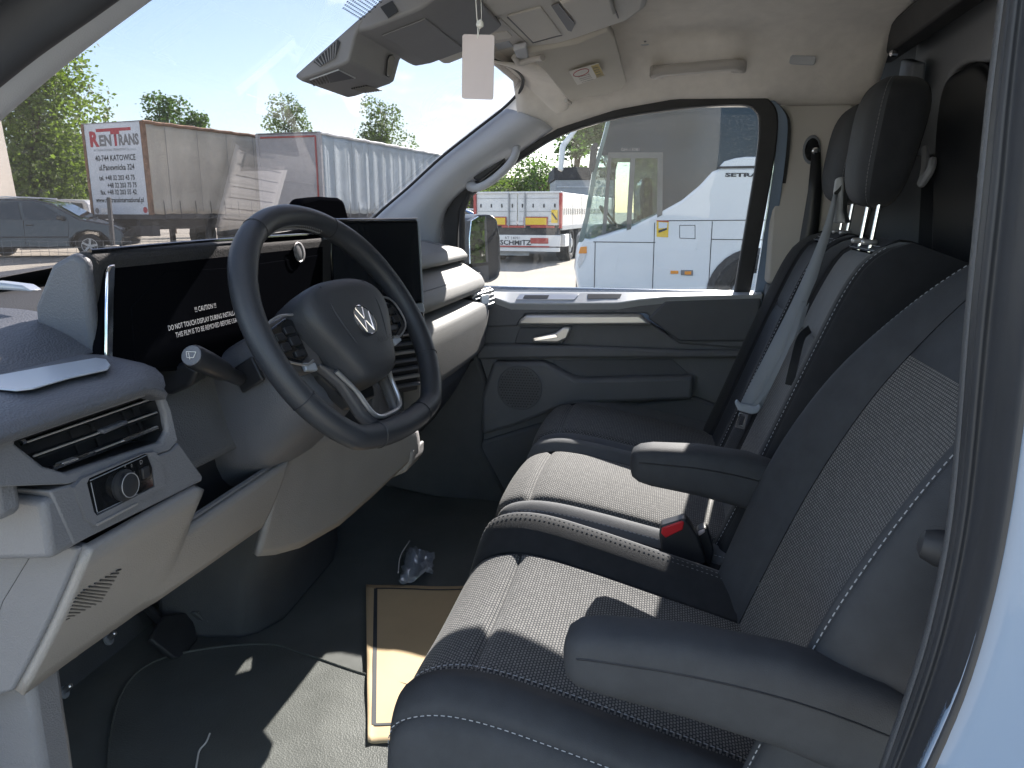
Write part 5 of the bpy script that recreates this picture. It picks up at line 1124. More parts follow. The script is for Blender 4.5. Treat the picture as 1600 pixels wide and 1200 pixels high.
# ================================================================ OUTSIDE
FH = V((math.cos(YAW), math.sin(YAW), 0)); CG = V((CAM.x, CAM.y, GROUND_Z)); KP = FPX/math.cos(PITCH)
def EX(u, d, h=0.0):
    """a spot in the yard: photo column u, d metres ahead, h above the ground"""
    return CG+FH*d+RGT*((u-800)*d/KP)+V((0, 0, h))
EYE = CAM.z-GROUND_Z
mat('yard', (0.32, 0.295, 0.255), 0.95, spec=0.05, var=0.16, vscale=0.25, bump=('noise', 6, 0.6))
mat('grass', (0.10, 0.16, 0.035), 0.9, var=0.4, vscale=1.2)
mat('leaf_a', (0.105, 0.155, 0.035), 0.6, var=0.45, vscale=0.9); mat('leaf_b', (0.055, 0.10, 0.03), 0.6, var=0.45, vscale=0.9)
mat('leaf_c', (0.085, 0.125, 0.055), 0.6, var=0.4, vscale=0.9)
for k in ('leaf_a', 'leaf_b', 'leaf_c'):
    m_ = MATS[k]; b_ = m_.node_tree.nodes['Principled BSDF']; tl = m_.node_tree.nodes.new('ShaderNodeBsdfTranslucent'); mx_ = m_.node_tree.nodes.new('ShaderNodeMixShader'); mx_.inputs[0].default_value = 0.45
    src = b_.inputs['Base Color'].links[0].from_socket
    hs_ = m_.node_tree.nodes.new('ShaderNodeMixRGB'); hs_.blend_type = 'MULTIPLY'; hs_.inputs[0].default_value = 1.0; hs_.inputs[2].default_value = (1.6, 1.7, 0.8, 1)
    m_.node_tree.links.new(src, hs_.inputs[1]); m_.node_tree.links.new(hs_.outputs[0], tl.inputs[0])
    m_.node_tree.links.new(b_.outputs[0], mx_.inputs[1]); m_.node_tree.links.new(tl.outputs[0], mx_.inputs[2])
    m_.node_tree.links.new(mx_.outputs[0], m_.node_tree.nodes['Material Output'].inputs[0])
mat('bark', (0.10, 0.075, 0.055), 0.9, var=0.3); mat('birch_bark', (0.45, 0.43, 0.40), 0.8, var=0.3, vscale=3)
mat('board_white', (0.66, 0.71, 0.77), 0.5, var=0.10, vscale=0.9); mat('tarp_tan', (0.50, 0.45, 0.375), 0.75, var=0.22, vscale=0.8, bump=('noise', 3, 1.0))
mat('tarp_blue', (0.46, 0.53, 0.58), 0.6, var=0.12, vscale=0.6, bump=('noise', 2, 1.0)); mat('board_grey', (0.42, 0.41, 0.42), 0.6, var=0.08)
mat('rust', (0.24, 0.14, 0.09), 0.9, var=0.4, vscale=5); mat('alu', (0.62, 0.63, 0.65), 0.4, metal=0.3, var=0.08); mat('chassis', (0.05, 0.05, 0.055), 0.7, var=0.3, vscale=3)
mat('roof_tarp', (0.22, 0.215, 0.21), 0.8, var=0.2); mat('red_paint', (0.42, 0.07, 0.06), 0.5, var=0.1); mat('orange_lamp', (0.80, 0.30, 0.03), 0.35); mat('yellow_plate', (0.80, 0.55, 0.05), 0.5)
mat('bus_white', (0.74, 0.78, 0.82), 0.28, coat=0.4, var=0.03, vscale=0.7); mat('bus_glass', (0.028, 0.042, 0.060), 0.06, spec=0.28, var=0.3, vscale=1.4)
mat('bus_glass_pale', (0.16, 0.22, 0.22), 0.06, var=0.3, vscale=1.5); mat('bus_inside', (0.10, 0.11, 0.11), 0.7, var=0.4, vscale=2)
mat('car_dark', (0.018, 0.023, 0.028), 0.2, coat=0.6); mat('car_glass', (0.05, 0.06, 0.065), 0.06); mat('car_pale', (0.50, 0.52, 0.54), 0.3, coat=0.5); mat('car_blue', (0.10, 0.22, 0.45), 0.3, coat=0.5)
mat('tyre', (0.02, 0.02, 0.021), 0.8, var=0.2); mat('rim_alloy', (0.50, 0.51, 0.53), 0.35, metal=0.5); mat('wood', (0.20, 0.12, 0.07), 0.8, var=0.3, vscale=4); mat('dark_roof', (0.045, 0.045, 0.05), 0.85, var=0.2)
mat('concrete', (0.44, 0.405, 0.36), 0.9, var=0.12, vscale=0.8); mat('brick_brown', (0.17, 0.10, 0.08), 0.9, var=0.25, vscale=2); mat('plate_white', (0.8, 0.8, 0.8), 0.5); mat('wire', (0.25, 0.26, 0.27), 0.5, metal=0.6)
mat('mirror', (0.85, 0.87, 0.88), 0.02, metal=1.0); mat('grey_box', (0.36, 0.38, 0.40), 0.6, var=0.08)
gnd = obj('ground', [(-700, -700, GROUND_Z), (700, -700, GROUND_Z), (700, 700, GROUND_Z), (-700, 700, GROUND_Z)], [[0, 1, 2, 3]], 'yard', None, smooth=False); gnd['kind'] = 'structure'
def Lb(name, c, s, m, par, bevel=0.01, **k): return box(name, c, s, m, par, bevel=bevel, **k)
def wheel(par, c, r, w, axis=(0, 1, 0), spokes=5, alloy=True):
    """tyre with hub; axis points towards the viewer side"""
    ax = V(axis).normalized(); c = V(c)
    ty = lathe('wheel', c-ax*w/2, ax, [(r*0.55, 0), (r*0.92, 0), (r, w*0.15), (r, w*0.85), (r*0.92, w), (r*0.66, w), (r*0.62, w*0.9), (r*0.1, w*0.88)], 'tyre', par, k=28)
    if alloy:
        lathe('rim_disc', c+ax*(w*0.36), ax, [(r*0.64, 0), (r*0.63, w*0.10), (r*0.56, w*0.12), (r*0.55, w*0.06), (r*0.02, w*0.06)], 'chassis', ty, k=24)
        a0 = ax.orthogonal().normalized(); b0 = ax.cross(a0); sp = []
        for i in range(spokes):
            a = 2*math.pi*i/spokes; d = a0*math.cos(a)+b0*math.sin(a); e = ax.cross(d)
            sp.append(boxd(c+ax*(w*0.46)+d*(r*0.33), (r*0.62, r*0.17, w*0.06), (d, e, ax)))
        merge('spokes', sp, 'rim_alloy', ty)
        tube('rim_edge', disc(c+ax*(w*0.47), ax, r*0.62, 28), r*0.035, 'rim_alloy', ty, n=6, closed=True)
        lathe('hub_cap', c+ax*(w*0.46), ax, [(r*0.14, 0), (r*0.12, w*0.06)], 'rim_alloy', ty, k=14)
    else:
        lathe('hub', c+ax*(w*0.3), ax, [(r*0.58, 0), (r*0.55, w*0.1), (r*0.3, w*0.12), (r*0.25, w*0.25)], 'grey_box', ty, k=18)
    return ty
# ---- trees
def tree(name, label, base, h, cw, ch, n, leafm, seed, group, trunk=0.16, lobes=9, leaf=0.16, bark='bark', zc=None, airy=0.0):
    R = random.Random(seed); base = V(base); t = thing(name, label, 'tree', tuple(base), group=group)
    top = base+V((R.uniform(-.2, .2), R.uniform(-.2, .2), h*0.86)); tv, tf = tube_data(crm([base, base+V((R.uniform(-.1, .1), R.uniform(-.1, .1), h*0.4)), top], 5), [trunk*(1-0.085*i) for i in range(11)], 8)
    parts = [(tv, tf)]; zc = zc if zc is not None else h-ch/2
    cents = []
    for i in range(lobes):
        a = R.uniform(0, 6.283); rr = cw/2*R.uniform(0.15, 0.72); zz = zc+R.uniform(-0.42, 0.40)*ch
        k = math.sqrt(max(0.1, 1-((zz-zc)/(ch*0.56))**2)); c = base+V((math.cos(a)*rr*k, math.sin(a)*rr*k, zz)); cents.append((c, R.uniform(0.20, 0.33)*min(cw, ch)))
        s0 = base+V((0, 0, max(h*0.22, (zz-R.uniform(0.8, 1.6))*0.8))); parts.append(tube_data([s0, s0.lerp(c, 0.5)+V((0, 0, 0.1)), c], [trunk*0.34, trunk*0.22, trunk*0.08], 5))
    merge('trunk', parts, bark, t)
    v, f = [], []
    for i in range(n):
        c, r = R.choice(cents)
        while True:
            d = V((R.gauss(0, 1), R.gauss(0, 1), R.gauss(0, 1)))
            if d.length > 0.01: break
        d.normalize(); rad_ = r*(R.random()**(0.33-0.1*airy)); p = c+V((d.x, d.y, d.z*0.85))*rad_*(1.0+0.35*R.random()*(R.random() < 0.25))
        a = V((R.gauss(0, 1), R.gauss(0, 1), R.gauss(0, 0.6))).normalized(); b = a.orthogonal().normalized(); b = (b*math.cos(R.uniform(0, 6.28))+a.cross(b)*math.sin(R.uniform(0, 6.28)))
        L = leaf*R.uniform(0.6, 1.3); o = len(v); v += [p-a*L*0.5, p+b*L*0.32, p+a*L*0.5, p-b*L*0.32]; f.append([o, o+1, o+2, o+3])
    obj('crown', v, f, leafm, t, smooth=False)
    return t
tg_ = 'trees standing around the yard'
tree('broadleaf_tree', 'big bright green tree left of the white trailer board', EX(64, 33), 8.3, 6.6, 7.6, 30000, 'leaf_a', 11, tg_, trunk=0.3, lobes=34, leaf=0.19, zc=4.6)
tree('broadleaf_tree', 'dense green tree crown filling the gap beside the pale wall', EX(120, 36), 5.6, 3.6, 5.0, 11000, 'leaf_a', 12, tg_, trunk=0.2, lobes=14, leaf=0.20, zc=3.0)
tree('broadleaf_tree', 'dark green tree showing above the tan trailer roof, left', EX(268, 46), 8.0, 2.9, 3.4, 3200, 'leaf_b', 13, tg_, trunk=0.2, lobes=15, leaf=0.20, airy=1)
tree('broadleaf_tree', 'dark green tree showing above the tan trailer roof, right', EX(318, 47), 7.4, 2.4, 2.8, 2200, 'leaf_b', 14, tg_, trunk=0.2, lobes=12, leaf=0.20, airy=1)
tree('birch_tree', 'thin birch top behind the joint of the two trailers', EX(458, 46), 7.9, 2.8, 3.2, 2400, 'leaf_c', 15, tg_, trunk=0.14, lobes=10, leaf=0.17, bark='birch_bark', airy=1)
tree('birch_tree', 'thin birch top behind the pale blue trailer side', EX(602, 46), 7.5, 3.2, 3.4, 3000, 'leaf_c', 16, tg_, trunk=0.14, lobes=10, leaf=0.17, bark='birch_bark', airy=1)
tree('broadleaf_tree', 'bushy tree beside the wing mirror behind the flat trailer', EX(738, 44), 4.2, 5.0, 3.6, 4200, 'leaf_a', 17, tg_, trunk=0.15, lobes=12, leaf=0.18, zc=2.4)
tree('broadleaf_tree', 'bushy pale tree behind the flat trailer, middle', EX(800, 46), 4.4, 4.2, 3.4, 3600, 'leaf_c', 18, tg_, trunk=0.15, lobes=11, leaf=0.18, zc=2.6)
tree('broadleaf_tree', 'leafy tree behind the flat trailer, right of the pole', EX(855, 44), 4.6, 3.6, 3.6, 3200, 'leaf_b', 19, tg_, trunk=0.15, lobes=10, leaf=0.18, zc=2.6)
tree('spruce_tree', 'dark tall tree seen beside the bus windscreen', EX(900, 40), 6.6, 2.6, 5.4, 3600, 'leaf_b', 20, tg_, trunk=0.18, lobes=16, leaf=0.26)
tree('broadleaf_tree', 'tall tree whose branches rise behind the bus front', EX(955, 36), 8.2, 4.6, 4.4, 4200, 'leaf_b', 21, tg_, trunk=0.2, lobes=14, leaf=0.26)
# trees behind the van: seen only in the wing mirror and in the glass of the bus
for i, (x, y, lab) in enumerate(((5.0, -18, 'leafy tree behind the van reflected in the wing mirror'), (9.5, -19, 'taller tree behind the van reflected in the mirror edge'), (-5, -19, 'tree behind the van reflected in the bus glass'), (-14, 2, 'roadside tree reflected in the bus windows, left'), (-15, -8, 'roadside tree reflected in the bus windows, right'))):
    tree('broadleaf_tree', lab, (x, y, GROUND_Z), 6.5, 6.5, 6.4, 11000, 'leaf_a', 30+i, tg_, trunk=0.2, lobes=22, leaf=0.24, zc=3.0)
gs = obj('grass_verge', [(-12, -60, GROUND_Z+0.02), (40, -60, GROUND_Z+0.02), (40, -9, GROUND_Z+0.02), (-12, -9, GROUND_Z+0.02)], [[0, 1, 2, 3]], 'grass', None, smooth=False); gs['kind'] = 'structure'
g2 = obj('grass_verge', [tuple(EX(640, 50, 0.02)), tuple(EX(860, 50, 0.02)), tuple(EX(860, 33, 0.02)), tuple(EX(640, 33, 0.02))], [[0, 1, 2, 3]], 'grass', None, smooth=False); g2['kind'] = 'structure'

# ---- curtain trailers: local x runs back along the side, y across the front board, z up
def rotz_of(v): return math.atan2(v.y, v.x)
def trailer(label, corner, side_dir, L, Wd, H, z0, mats, group):
    sd = V(side_dir).normalized(); rz = rotz_of(sd); t = thing('curtain_trailer', label, 'trailer', tuple(corner), rz, group, local=True)
    front, tarp = mats     # local: +x back along side, front board spans y from 0 to +Wd (to the left of the corner), side at y=0
    fb_ = Lb('front_board', (0.03, Wd/2, (z0+H)/2), (0.06, Wd-0.10, H-z0), front, t)
    def side(s, q):
        x = 0.10+(L-0.2)*s; z = z0+0.05+(H-z0-0.12)*q
        return (x, -0.015-0.020*math.sin(x*9.0)*(0.4+0.6*math.sin(x*2.3)**2)-0.05*math.sin(3.1*x)*max(0, 0.12-q)*6*(q < 0.12), z-(0.04*abs(math.sin(4.0*x)) if q < 0.02 else 0))
    grid('side_curtain', side, 120, 14, tarp, t, solid=0.01)
    grid('side_curtain', lambda s, q: (0.1+(L-0.2)*s, Wd, z0+0.05+(H-z0-0.12)*q), 8, 2, tarp, t, solid=0.01)
    Lb('roof', (L/2, Wd/2, H-0.02), (L, Wd+0.04, 0.08), 'roof_tarp', t, bevel=0.02)
    tube('roof_edge', [(L*i/30, -0.03, H-0.03+0.012*math.sin(i*2.1)) for i in range(31)], 0.05, 'rust' if tarp == 'tarp_tan' else 'alu', t, n=6)
    for y in (0.03, Wd-0.03): Lb('corner_post', (0.04, y, (z0+H)/2), (0.14, 0.10, H-z0), 'rust' if tarp == 'tarp_tan' else 'board_grey', t)
    for i in range(int(L/0.62)):
        x = 0.45+0.62*i; tube('curtain_strap', [(x, -0.055, z0+0.42), (x+0.01, -0.06, z0+0.05), (x+0.03, -0.03, z0-0.10)], 0.014, 'chassis' if tarp == 'tarp_tan' else 'grey_box', t, n=4)
        if i % 2 == 0: tube('curtain_seam', [(x+0.3, -0.05, z0+0.1), (x+0.3, -0.05, H-0.12)], 0.008, 'roof_tarp' if tarp == 'tarp_tan' else 'grey_box', t, n=4)
    Lb('rear_doors', (L-0.03, Wd/2, (z0+H)/2), (0.06, Wd, H-z0), front, t)
    Lb('load_floor', (L/2, Wd/2, z0-0.05), (L, Wd-0.02, 0.16), 'chassis', t)
    for y in (0.75, Wd-0.75): Lb('chassis_rail', (L/2, y, z0-0.28), (L*0.96, 0.12, 0.34), 'chassis', t)
    for x in (L-1.2, L-2.5, L-3.8):
        for y, a in ((0.2, (0, -1, 0)), (Wd-0.2, (0, 1, 0))): wheel(t, (x, y, 0.5), 0.5, 0.36, a, alloy=False)
    for y in (0.45, Wd-0.45): Lb('landing_leg', (2.6, y, z0*0.45), (0.14, 0.14, z0*0.9), 'chassis', t)
    Lb('tool_box', (4.2, 0.25, 0.75), (1.4, 0.4, 0.45), 'chassis', t)
    return t
D1 = RGT*0.40+FH*0.917; c1_ = EX(236, 23.0)
t1 = trailer('weathered tan curtain trailer with a lettered white front board', c1_, D1, 8.0, 2.5, 3.86, 1.20, ('board_white', 'tarp_tan'), None)
def fbx(a, z, d=0.004): return (-d, 2.5-a, z)      # a metres from the board's left edge as seen, z height
xl, yl = (0, -1, 0), (0, 0, 1)
text('lettering_red', 'R', fbx(0.26, 3.22), xl, yl, 0.58, 'ink_red', t1, sx=1.0, bold=0.03)
text('lettering_red', 'T', fbx(1.19, 3.22), xl, yl, 0.56, 'ink_red', t1, bold=0.025)
text('lettering_grey', 'EN', fbx(0.66, 3.22), xl, yl, 0.42, 'ink_grey', t1, bold=0.02); text('lettering_grey', 'RANS', fbx(1.48, 3.22), xl, yl, 0.42, 'ink_grey', t1, sx=0.78, bold=0.02)
Lb('lettering_bar', (-0.004, 2.5-1.30, 3.66), (0.004, 1.45, 0.09), 'ink_red', t1, bevel=0.0)
text('lettering_small', 'INTERNATIONAL TRANSPORT Sp. z o.o.', fbx(1.28, 3.06), xl, yl, 0.10, 'ink_grey', t1, align='CENTER')
for s_, a, z, sz in (('40-744 KATOWICE', 1.26, 2.78, 0.235), ('ul.Panewnicka 324', 1.27, 2.51, 0.235), ('tel. +48 32 203 43 75', 1.24, 2.22, 0.20), ('+48 32 203 75 75', 1.42, 2.00, 0.20), ('fax. +48 32 203 55 42', 1.24, 1.80, 0.20), ('www.rentransinternational.pl', 1.25, 1.57, 0.20)):
    text('lettering_dark', s_, fbx(a, z), xl, yl, sz, 'ink_dark', t1, align='CENTER', sx=0.86, bold=0.006)
for a, z, m in ((0.24, 1.32, 'ink_grey'), (2.28, 1.34, 'ink_red')): prism('round_sticker', disc(V(fbx(a, z)), (1, 0, 0), 0.09, 18), (-0.003, 0, 0), m, t1)
Lb('notice_plate', (-0.004, 2.5-0.56, 1.33), (0.004, 0.30, 0.14), 'plate_white', t1, bevel=0); Lb('number_plate', (-0.02, 1.2, 0.78), (0.02, 0.52, 0.12), 'plate_white', t1, bevel=0)
Lb('front_bumper', (0.2, 1.25, 0.72), (0.3, 2.3, 0.30), 'chassis', t1)
D2 = RGT*0.29+FH*0.957; c2_ = EX(506, 25.4)
t2 = trailer('pale blue curtain trailer with a red edged grey front board', c2_, D2, 13.0, 2.36, 3.78, 1.20, ('board_grey', 'tarp_blue'), None)
for a, b_ in (((-0.012, 0.16, 1.25), (-0.012, 0.16, 3.66)), ((-0.012, 0.16, 3.66), (-0.012, 2.20, 3.66))): tube('red_edge_tape', [a, b_], 0.028, 'red_paint', t2, n=6)

# ---- flat trailer seen from behind
D3 = (FH*0.965+RGT*0.26); c3 = EX(741, 19.8); rz3 = rotz_of(D3)
ft = thing('tipper_trailer', 'white and red rear of a lettered tipper trailer beside the bus', 'trailer', tuple(c3), rz3, None, local=True)
WT = 2.28     # local: x forward, y left; rear face x=0, spans y from 0 (left seen) to -WT
def ry(a): return -a
for k, (a0, a1) in enumerate(((0.06, WT/2-0.01), (WT/2+0.01, WT-0.06))):
    dd = Lb('rear_door', (0.03, ry((a0+a1)/2), 1.36), (0.05, a1-a0, 0.80), 'alu', ft)
    for z in (1.62, 1.30, 1.06): Lb('door_groove', (0.0, ry((a0+a1)/2), z), (0.012, a1-a0-0.08, 0.012), 'grey_box', dd, bevel=0.002)
    for i in range(4):
        Lb('hinge_latch', (-0.005, ry(a0+0.12+(a1-a0-0.24)*i/3), 1.44), (0.02, 0.03, 0.09), 'chassis', dd, bevel=0.004)
for a in (0.92, 1.34): tube('locking_bar', [(-0.03, ry(a), 0.9), (-0.03, ry(a), 1.76)], 0.022, 'grey_box', ft, n=8)
for a in (0.03, WT-0.03): Lb('red_corner_post', (0.0, ry(a), 1.32), (0.10, 0.07, 0.86), 'red_paint', ft)
Lb('top_rail', (0.0, ry(WT/2), 1.76), (0.08, WT, 0.05), 'alu', ft)
for a in (0.30, 1.05, 1.80):
    Lb('red_bumper_strip', (-0.03, ry(a), 0.925), (0.04, 0.62, 0.05), 'red_paint', ft)
for a, w in ((0.62, 0.42), (1.62, 0.56)): Lb('yellow_reflector_plate', (-0.035, ry(a), 1.06), (0.01, w, 0.17), 'yellow_plate', ft, bevel=0.002); Lb('reflector_border', (-0.030, ry(a), 1.06), (0.01, w+0.06, 0.22), 'red_paint', ft, bevel=0.002)
prism('warning_sticker', [(-0.03, ry(a), z) for a, z in ((2.02, 1.02), (2.18, 1.02), (2.18, 1.34), (2.02, 1.34))], (-0.004, 0, 0), 'yellow_plate', ft)
tube('sticker_stripe', [(-0.036, ry(2.04), 1.26), (-0.036, ry(2.16), 1.10)], 0.02, 'ink_dark', ft, n=4)
Lb('dark_sill', (0.05, ry(WT/2), 0.82), (0.10, WT-0.1, 0.22), 'chassis', ft)
Lb('lamp_carrier', (0.0, ry(WT/2), 0.58), (0.05, WT-0.05, 0.28), 'plate_white', ft)
Lb('number_plate', (-0.03, ry(1.02), 0.64), (0.01, 0.52, 0.11), 'plate_white', ft, bevel=0); text('number_plate_text', 'RT 14091', (-0.037, ry(1.02), 0.61), (0, -1, 0), (0, 0, 1), 0.10, 'ink_dark', ft, align='CENTER')
text('maker_lettering', 'SCHMITZ', (-0.03, ry(1.10), 0.475), (0, -1, 0), (0, 0, 1), 0.17, 'ink_dark', ft, align='CENTER', sx=1.15, bold=0.006)
for a, w in ((1.72, 0.46), (0.32, 0.20)): Lb('tail_lamp', (-0.03, ry(a), 0.58), (0.03, w, 0.14), 'red_paint', ft)
Lb('red_white_strip', (-0.028, ry(WT/2-0.1), 0.435), (0.02, WT-0.4, 0.035), 'red_paint', ft, bevel=0.002); Lb('underrun_bar', (0.05, ry(WT/2), 0.36), (0.10, WT-0.1, 0.10), 'plate_white', ft)
Lb('mud_plate', (0.2, ry(0.9), 0.30), (0.04, 1.0, 0.22), 'grey_box', ft)
for k in range(7):
    Lb('side_board', (0.75+1.35*k, ry(WT-0.02), 1.36), (1.30, 0.05, 0.80), 'alu', ft)
    for i in range(5): Lb('side_latch', (0.25+1.35*k+0.27*i, ry(WT+0.005), 1.30), (0.04, 0.02, 0.16), 'chassis', ft, bevel=0.003)
Lb('side_lower_rail', (4.8, ry(WT-0.03), 0.90), (9.5, 0.08, 0.12), 'grey_box', ft); Lb('load_bed', (4.8, ry(WT/2), 0.95), (9.4, WT-0.15, 0.10), 'chassis', ft)
Lb('chassis_frame', (4.8, ry(WT/2), 0.66), (9.3, 1.0, 0.30), 'chassis', ft); Lb('side_marker_box', (0.5, ry(WT-0.05), 0.58), (0.5, 0.2, 0.3), 'plate_white', ft)
for x in (1.6, 2.9, 4.2):
    for a, s in ((WT-0.22, -1), (0.22, 1)): wheel(ft, (x, ry(a), 0.47), 0.47, 0.34, (0, s, 0), alloy=False)

# ---- bus
DBUS = 9.6; bx_ = RGT.copy(); c4 = EX(900, DBUS); bs = thing('coach_bus', 'white and dark glass touring coach filling the side window', 'bus', tuple(c4), rotz_of(bx_), None, local=True)
def bl_(u, v, y=0.0):
    """photo point on the coach's flank plane, in coach coordinates (x back along flank, y into depth, z up)"""
    p = PP(u, v, c4+FH*y, FH)-c4; return V((p.dot(RGT), p.dot(FH), p.z))
def bus_poly(name, pts, y, th, m, par=bs, **k):
    # photo lies on the coach's right flank; local axes: x=RGT, y=-? resolved through rotation matrix
    q = [bl_(u, v, y) for u, v in pts]
    return prism(name, [to_loc(p) for p in q], to_loc(V((0, th, 0))), m, par, **k)
rzb = rotz_of(bx_)
def to_loc(p):
    w = RGT*p.x+FH*p.y+V((0, 0, p.z)); c, s = math.cos(-rzb), math.sin(-rzb); return V((w.x*c-w.y*s, w.x*s+w.y*c, w.z))
belt = [(922, 374), (950, 366), (984, 355), (1025, 335), (1065, 313), (1093, 290), (1113, 268), (1128, 262), (1320, 262)]
body = [(905, 456), (899, 420), (903, 385), (912, 372)]+belt+[(1320, 520), (915, 520)]
bus_poly('lower_body', body, 0.0, 0.25, 'bus_white', bevel=0.03, seg=3)
pane_mat('bus_pane', (0.62, 0.72, 0.71), 0.10, film=0.02); pane_mat('bus_front_pane', (0.70, 0.82, 0.82), 0.14, film=0.05)
gl = [(1031, 243), (1031, 336), (1065, 315), (1128, 264), (1400, 262), (1400, -20), (1000, -20), (985, 60), (962, 140), (943, 213), (936, 243)]
bus_poly('side_glazing', gl, 0.02, 0.04, 'bus_glass', bevel=0.0)
bus_poly('front_quarter_glazing', [(912, 376), (914, 339), (925, 272), (934, 243), (953, 243), (944, 362), (922, 377)], 0.02, 0.02, 'bus_front_pane')
bus_poly('driver_window', [(944, 362), (953, 243), (1031, 243), (1031, 336), (984, 357)], 0.012, 0.012, 'bus_pane')
for pts in (((941, 366), (951, 243), (956, 243), (947, 364)), ((979, 360), (986, 243), (993, 243), (986, 358)), ((950, 247), (951, 238), (1036, 238), (1036, 247)), ((1027, 340), (1028, 243), (1036, 243), (1035, 336))):
    bus_poly('window_bar', pts, -0.004, 0.05, 'bus_inside')
bus_poly('body_core', [(1033, 500), (1033, 236), (975, 236), (1000, 100), (1010, -20), (1400, -20), (1400, 500)], 0.10, 2.2, 'bus_inside')
bus_poly('cockpit_dash', [(912, 500), (914, 372), (935, 352), (968, 350), (985, 356), (1005, 344), (1033, 346), (1033, 500)], 0.45, 1.4, 'bus_inside', bevel=0.05)
tube('cockpit_wheel', disc(to_loc(bl_(955, 345, 0.7)), to_loc(V((0.75, 0.0, 0.6))), 0.24, 24), 0.018, 'chassis', bs, n=6, closed=True)
bus_poly('driver_seat_back', [(1003, 350), (1000, 300), (1005, 278), (1018, 276), (1022, 300), (1022, 352)], 0.7, 0.45, 'bus_glass', bevel=0.05)
bus_poly('roof_dome', [(1000, -20), (1015, -40), (1400, -40), (1400, -20)], 0.0, 2.5, 'bus_white')
bus_poly('windscreen_edge', [(903, 378), (914, 339), (925, 272), (942, 213), (960, 140), (966, 140), (948, 213), (932, 272), (921, 339), (912, 378)], 0.004, 0.05, 'bus_glass_pale', bevel=0.006)
bus_poly('rear_white_blister', [(1124, 261), (1132, 252), (1150, 247), (1165, 245), (1320, 243), (1320, 261)], -0.01, 0.08, 'bus_white', bevel=0.01)
tube('blister_shadow_line', [to_loc(bl_(1122, 261.5, -0.012)), to_loc(bl_(1320, 258, -0.012))], 0.012, 'chassis', bs, n=5)
text('maker_lettering', 'SETRA', to_loc(bl_(1133, 276, -0.004)), to_loc(V((1, 0, 0))), (0, 0, 1), 0.062, 'ink_dark', bs, sx=2.3, bold=0.003)
for a, b in (((1027, 345), (1320, 343)), ((927, 378), (1024, 379)), ((1023, 348), (1017, 520)), ((1113, 346), (1103, 520)), ((930, 378), (927, 520)), ((1112, 374), (1320, 376))):
    tube('panel_gap', [to_loc(bl_(*a, -0.001)), to_loc(bl_(*b, -0.001))], 0.0055, 'chassis', bs, n=5)
fp = [(1062, 352), (1086, 352), (1086, 373), (1062, 372)]
for a, b in zip(fp, fp[1:]+fp[:1]): tube('flap_gap', [to_loc(bl_(*a, -0.001)), to_loc(bl_(*b, -0.001))], 0.004, 'chassis', bs, n=4)
bus_poly('warning_sticker', [(1026, 344), (1045, 345), (1044, 371), (1026, 370)], -0.004, 0.006, 'yellow_plate')
bus_poly('sticker_photo', [(1029, 347), (1043, 348), (1042, 356), (1029, 357)], -0.007, 0.002, 'board_white'); bus_poly('sticker_border', [(1026, 344), (1045, 345), (1045, 347), (1026, 346)], -0.007, 0.002, 'red_paint')
bus_poly('sticker_stripe', [(1029, 360), (1042, 356), (1042, 359), (1029, 364)], -0.007, 0.002, 'ink_dark')
bus_poly('side_marker_lamp', [(1048, 423), (1060, 423), (1060, 428), (1048, 428)], -0.012, 0.02, 'orange_lamp', bevel=0.004)
bus_poly('side_repeater', [(1064, 422), (1083, 422), (1083, 431), (1064, 430)], -0.012, 0.02, 'ink_grey', bevel=0.004); bus_poly('repeater_lens', [(1070, 424), (1080, 424), (1080, 429), (1070, 429)], -0.015, 0.005, 'orange_lamp')
bus_poly('headlamp', [(902, 410), (908, 388), (916, 386), (917, 396), (912, 410), (905, 420)], -0.01, 0.05, 'lens_clear', bevel=0.006); bus_poly('front_indicator', [(904, 396), (907, 386), (917, 385), (917, 396)], -0.014, 0.03, 'orange_lamp', bevel=0.006)
bus_poly('mirror_arm', [(872, 265), (876, 225), (893, 205), (905, 200), (884, 230), (880, 268)], -0.3, 0.15, 'bus_white', bevel=0.02); bus_poly('mirror_arm_dark', [(921, 260), (924, 228), (931, 222), (935, 225), (930, 262), (924, 272)], -0.1, 0.1, 'chassis', bevel=0.01)
wc_ = to_loc(bl_(1176, 462, -0.01)); ax_ = to_loc(V((0, -1, 0)))
prism('wheel_arch', [wc_+(p-wc_) for p in disc(wc_, ax_, 0.60, 30)], -ax_*-0.012, 'chassis', bs); wheel(bs, wc_+ax_*-0.10, 0.52, 0.3, tuple(ax_), alloy=False)
wf = text('route_lettering', 'GH-13081', to_loc(bl_(970, 236, -0.006)), to_loc(V((1, 0, 0))), (0, 0, 1), 0.055, 'ink_grey', bs)

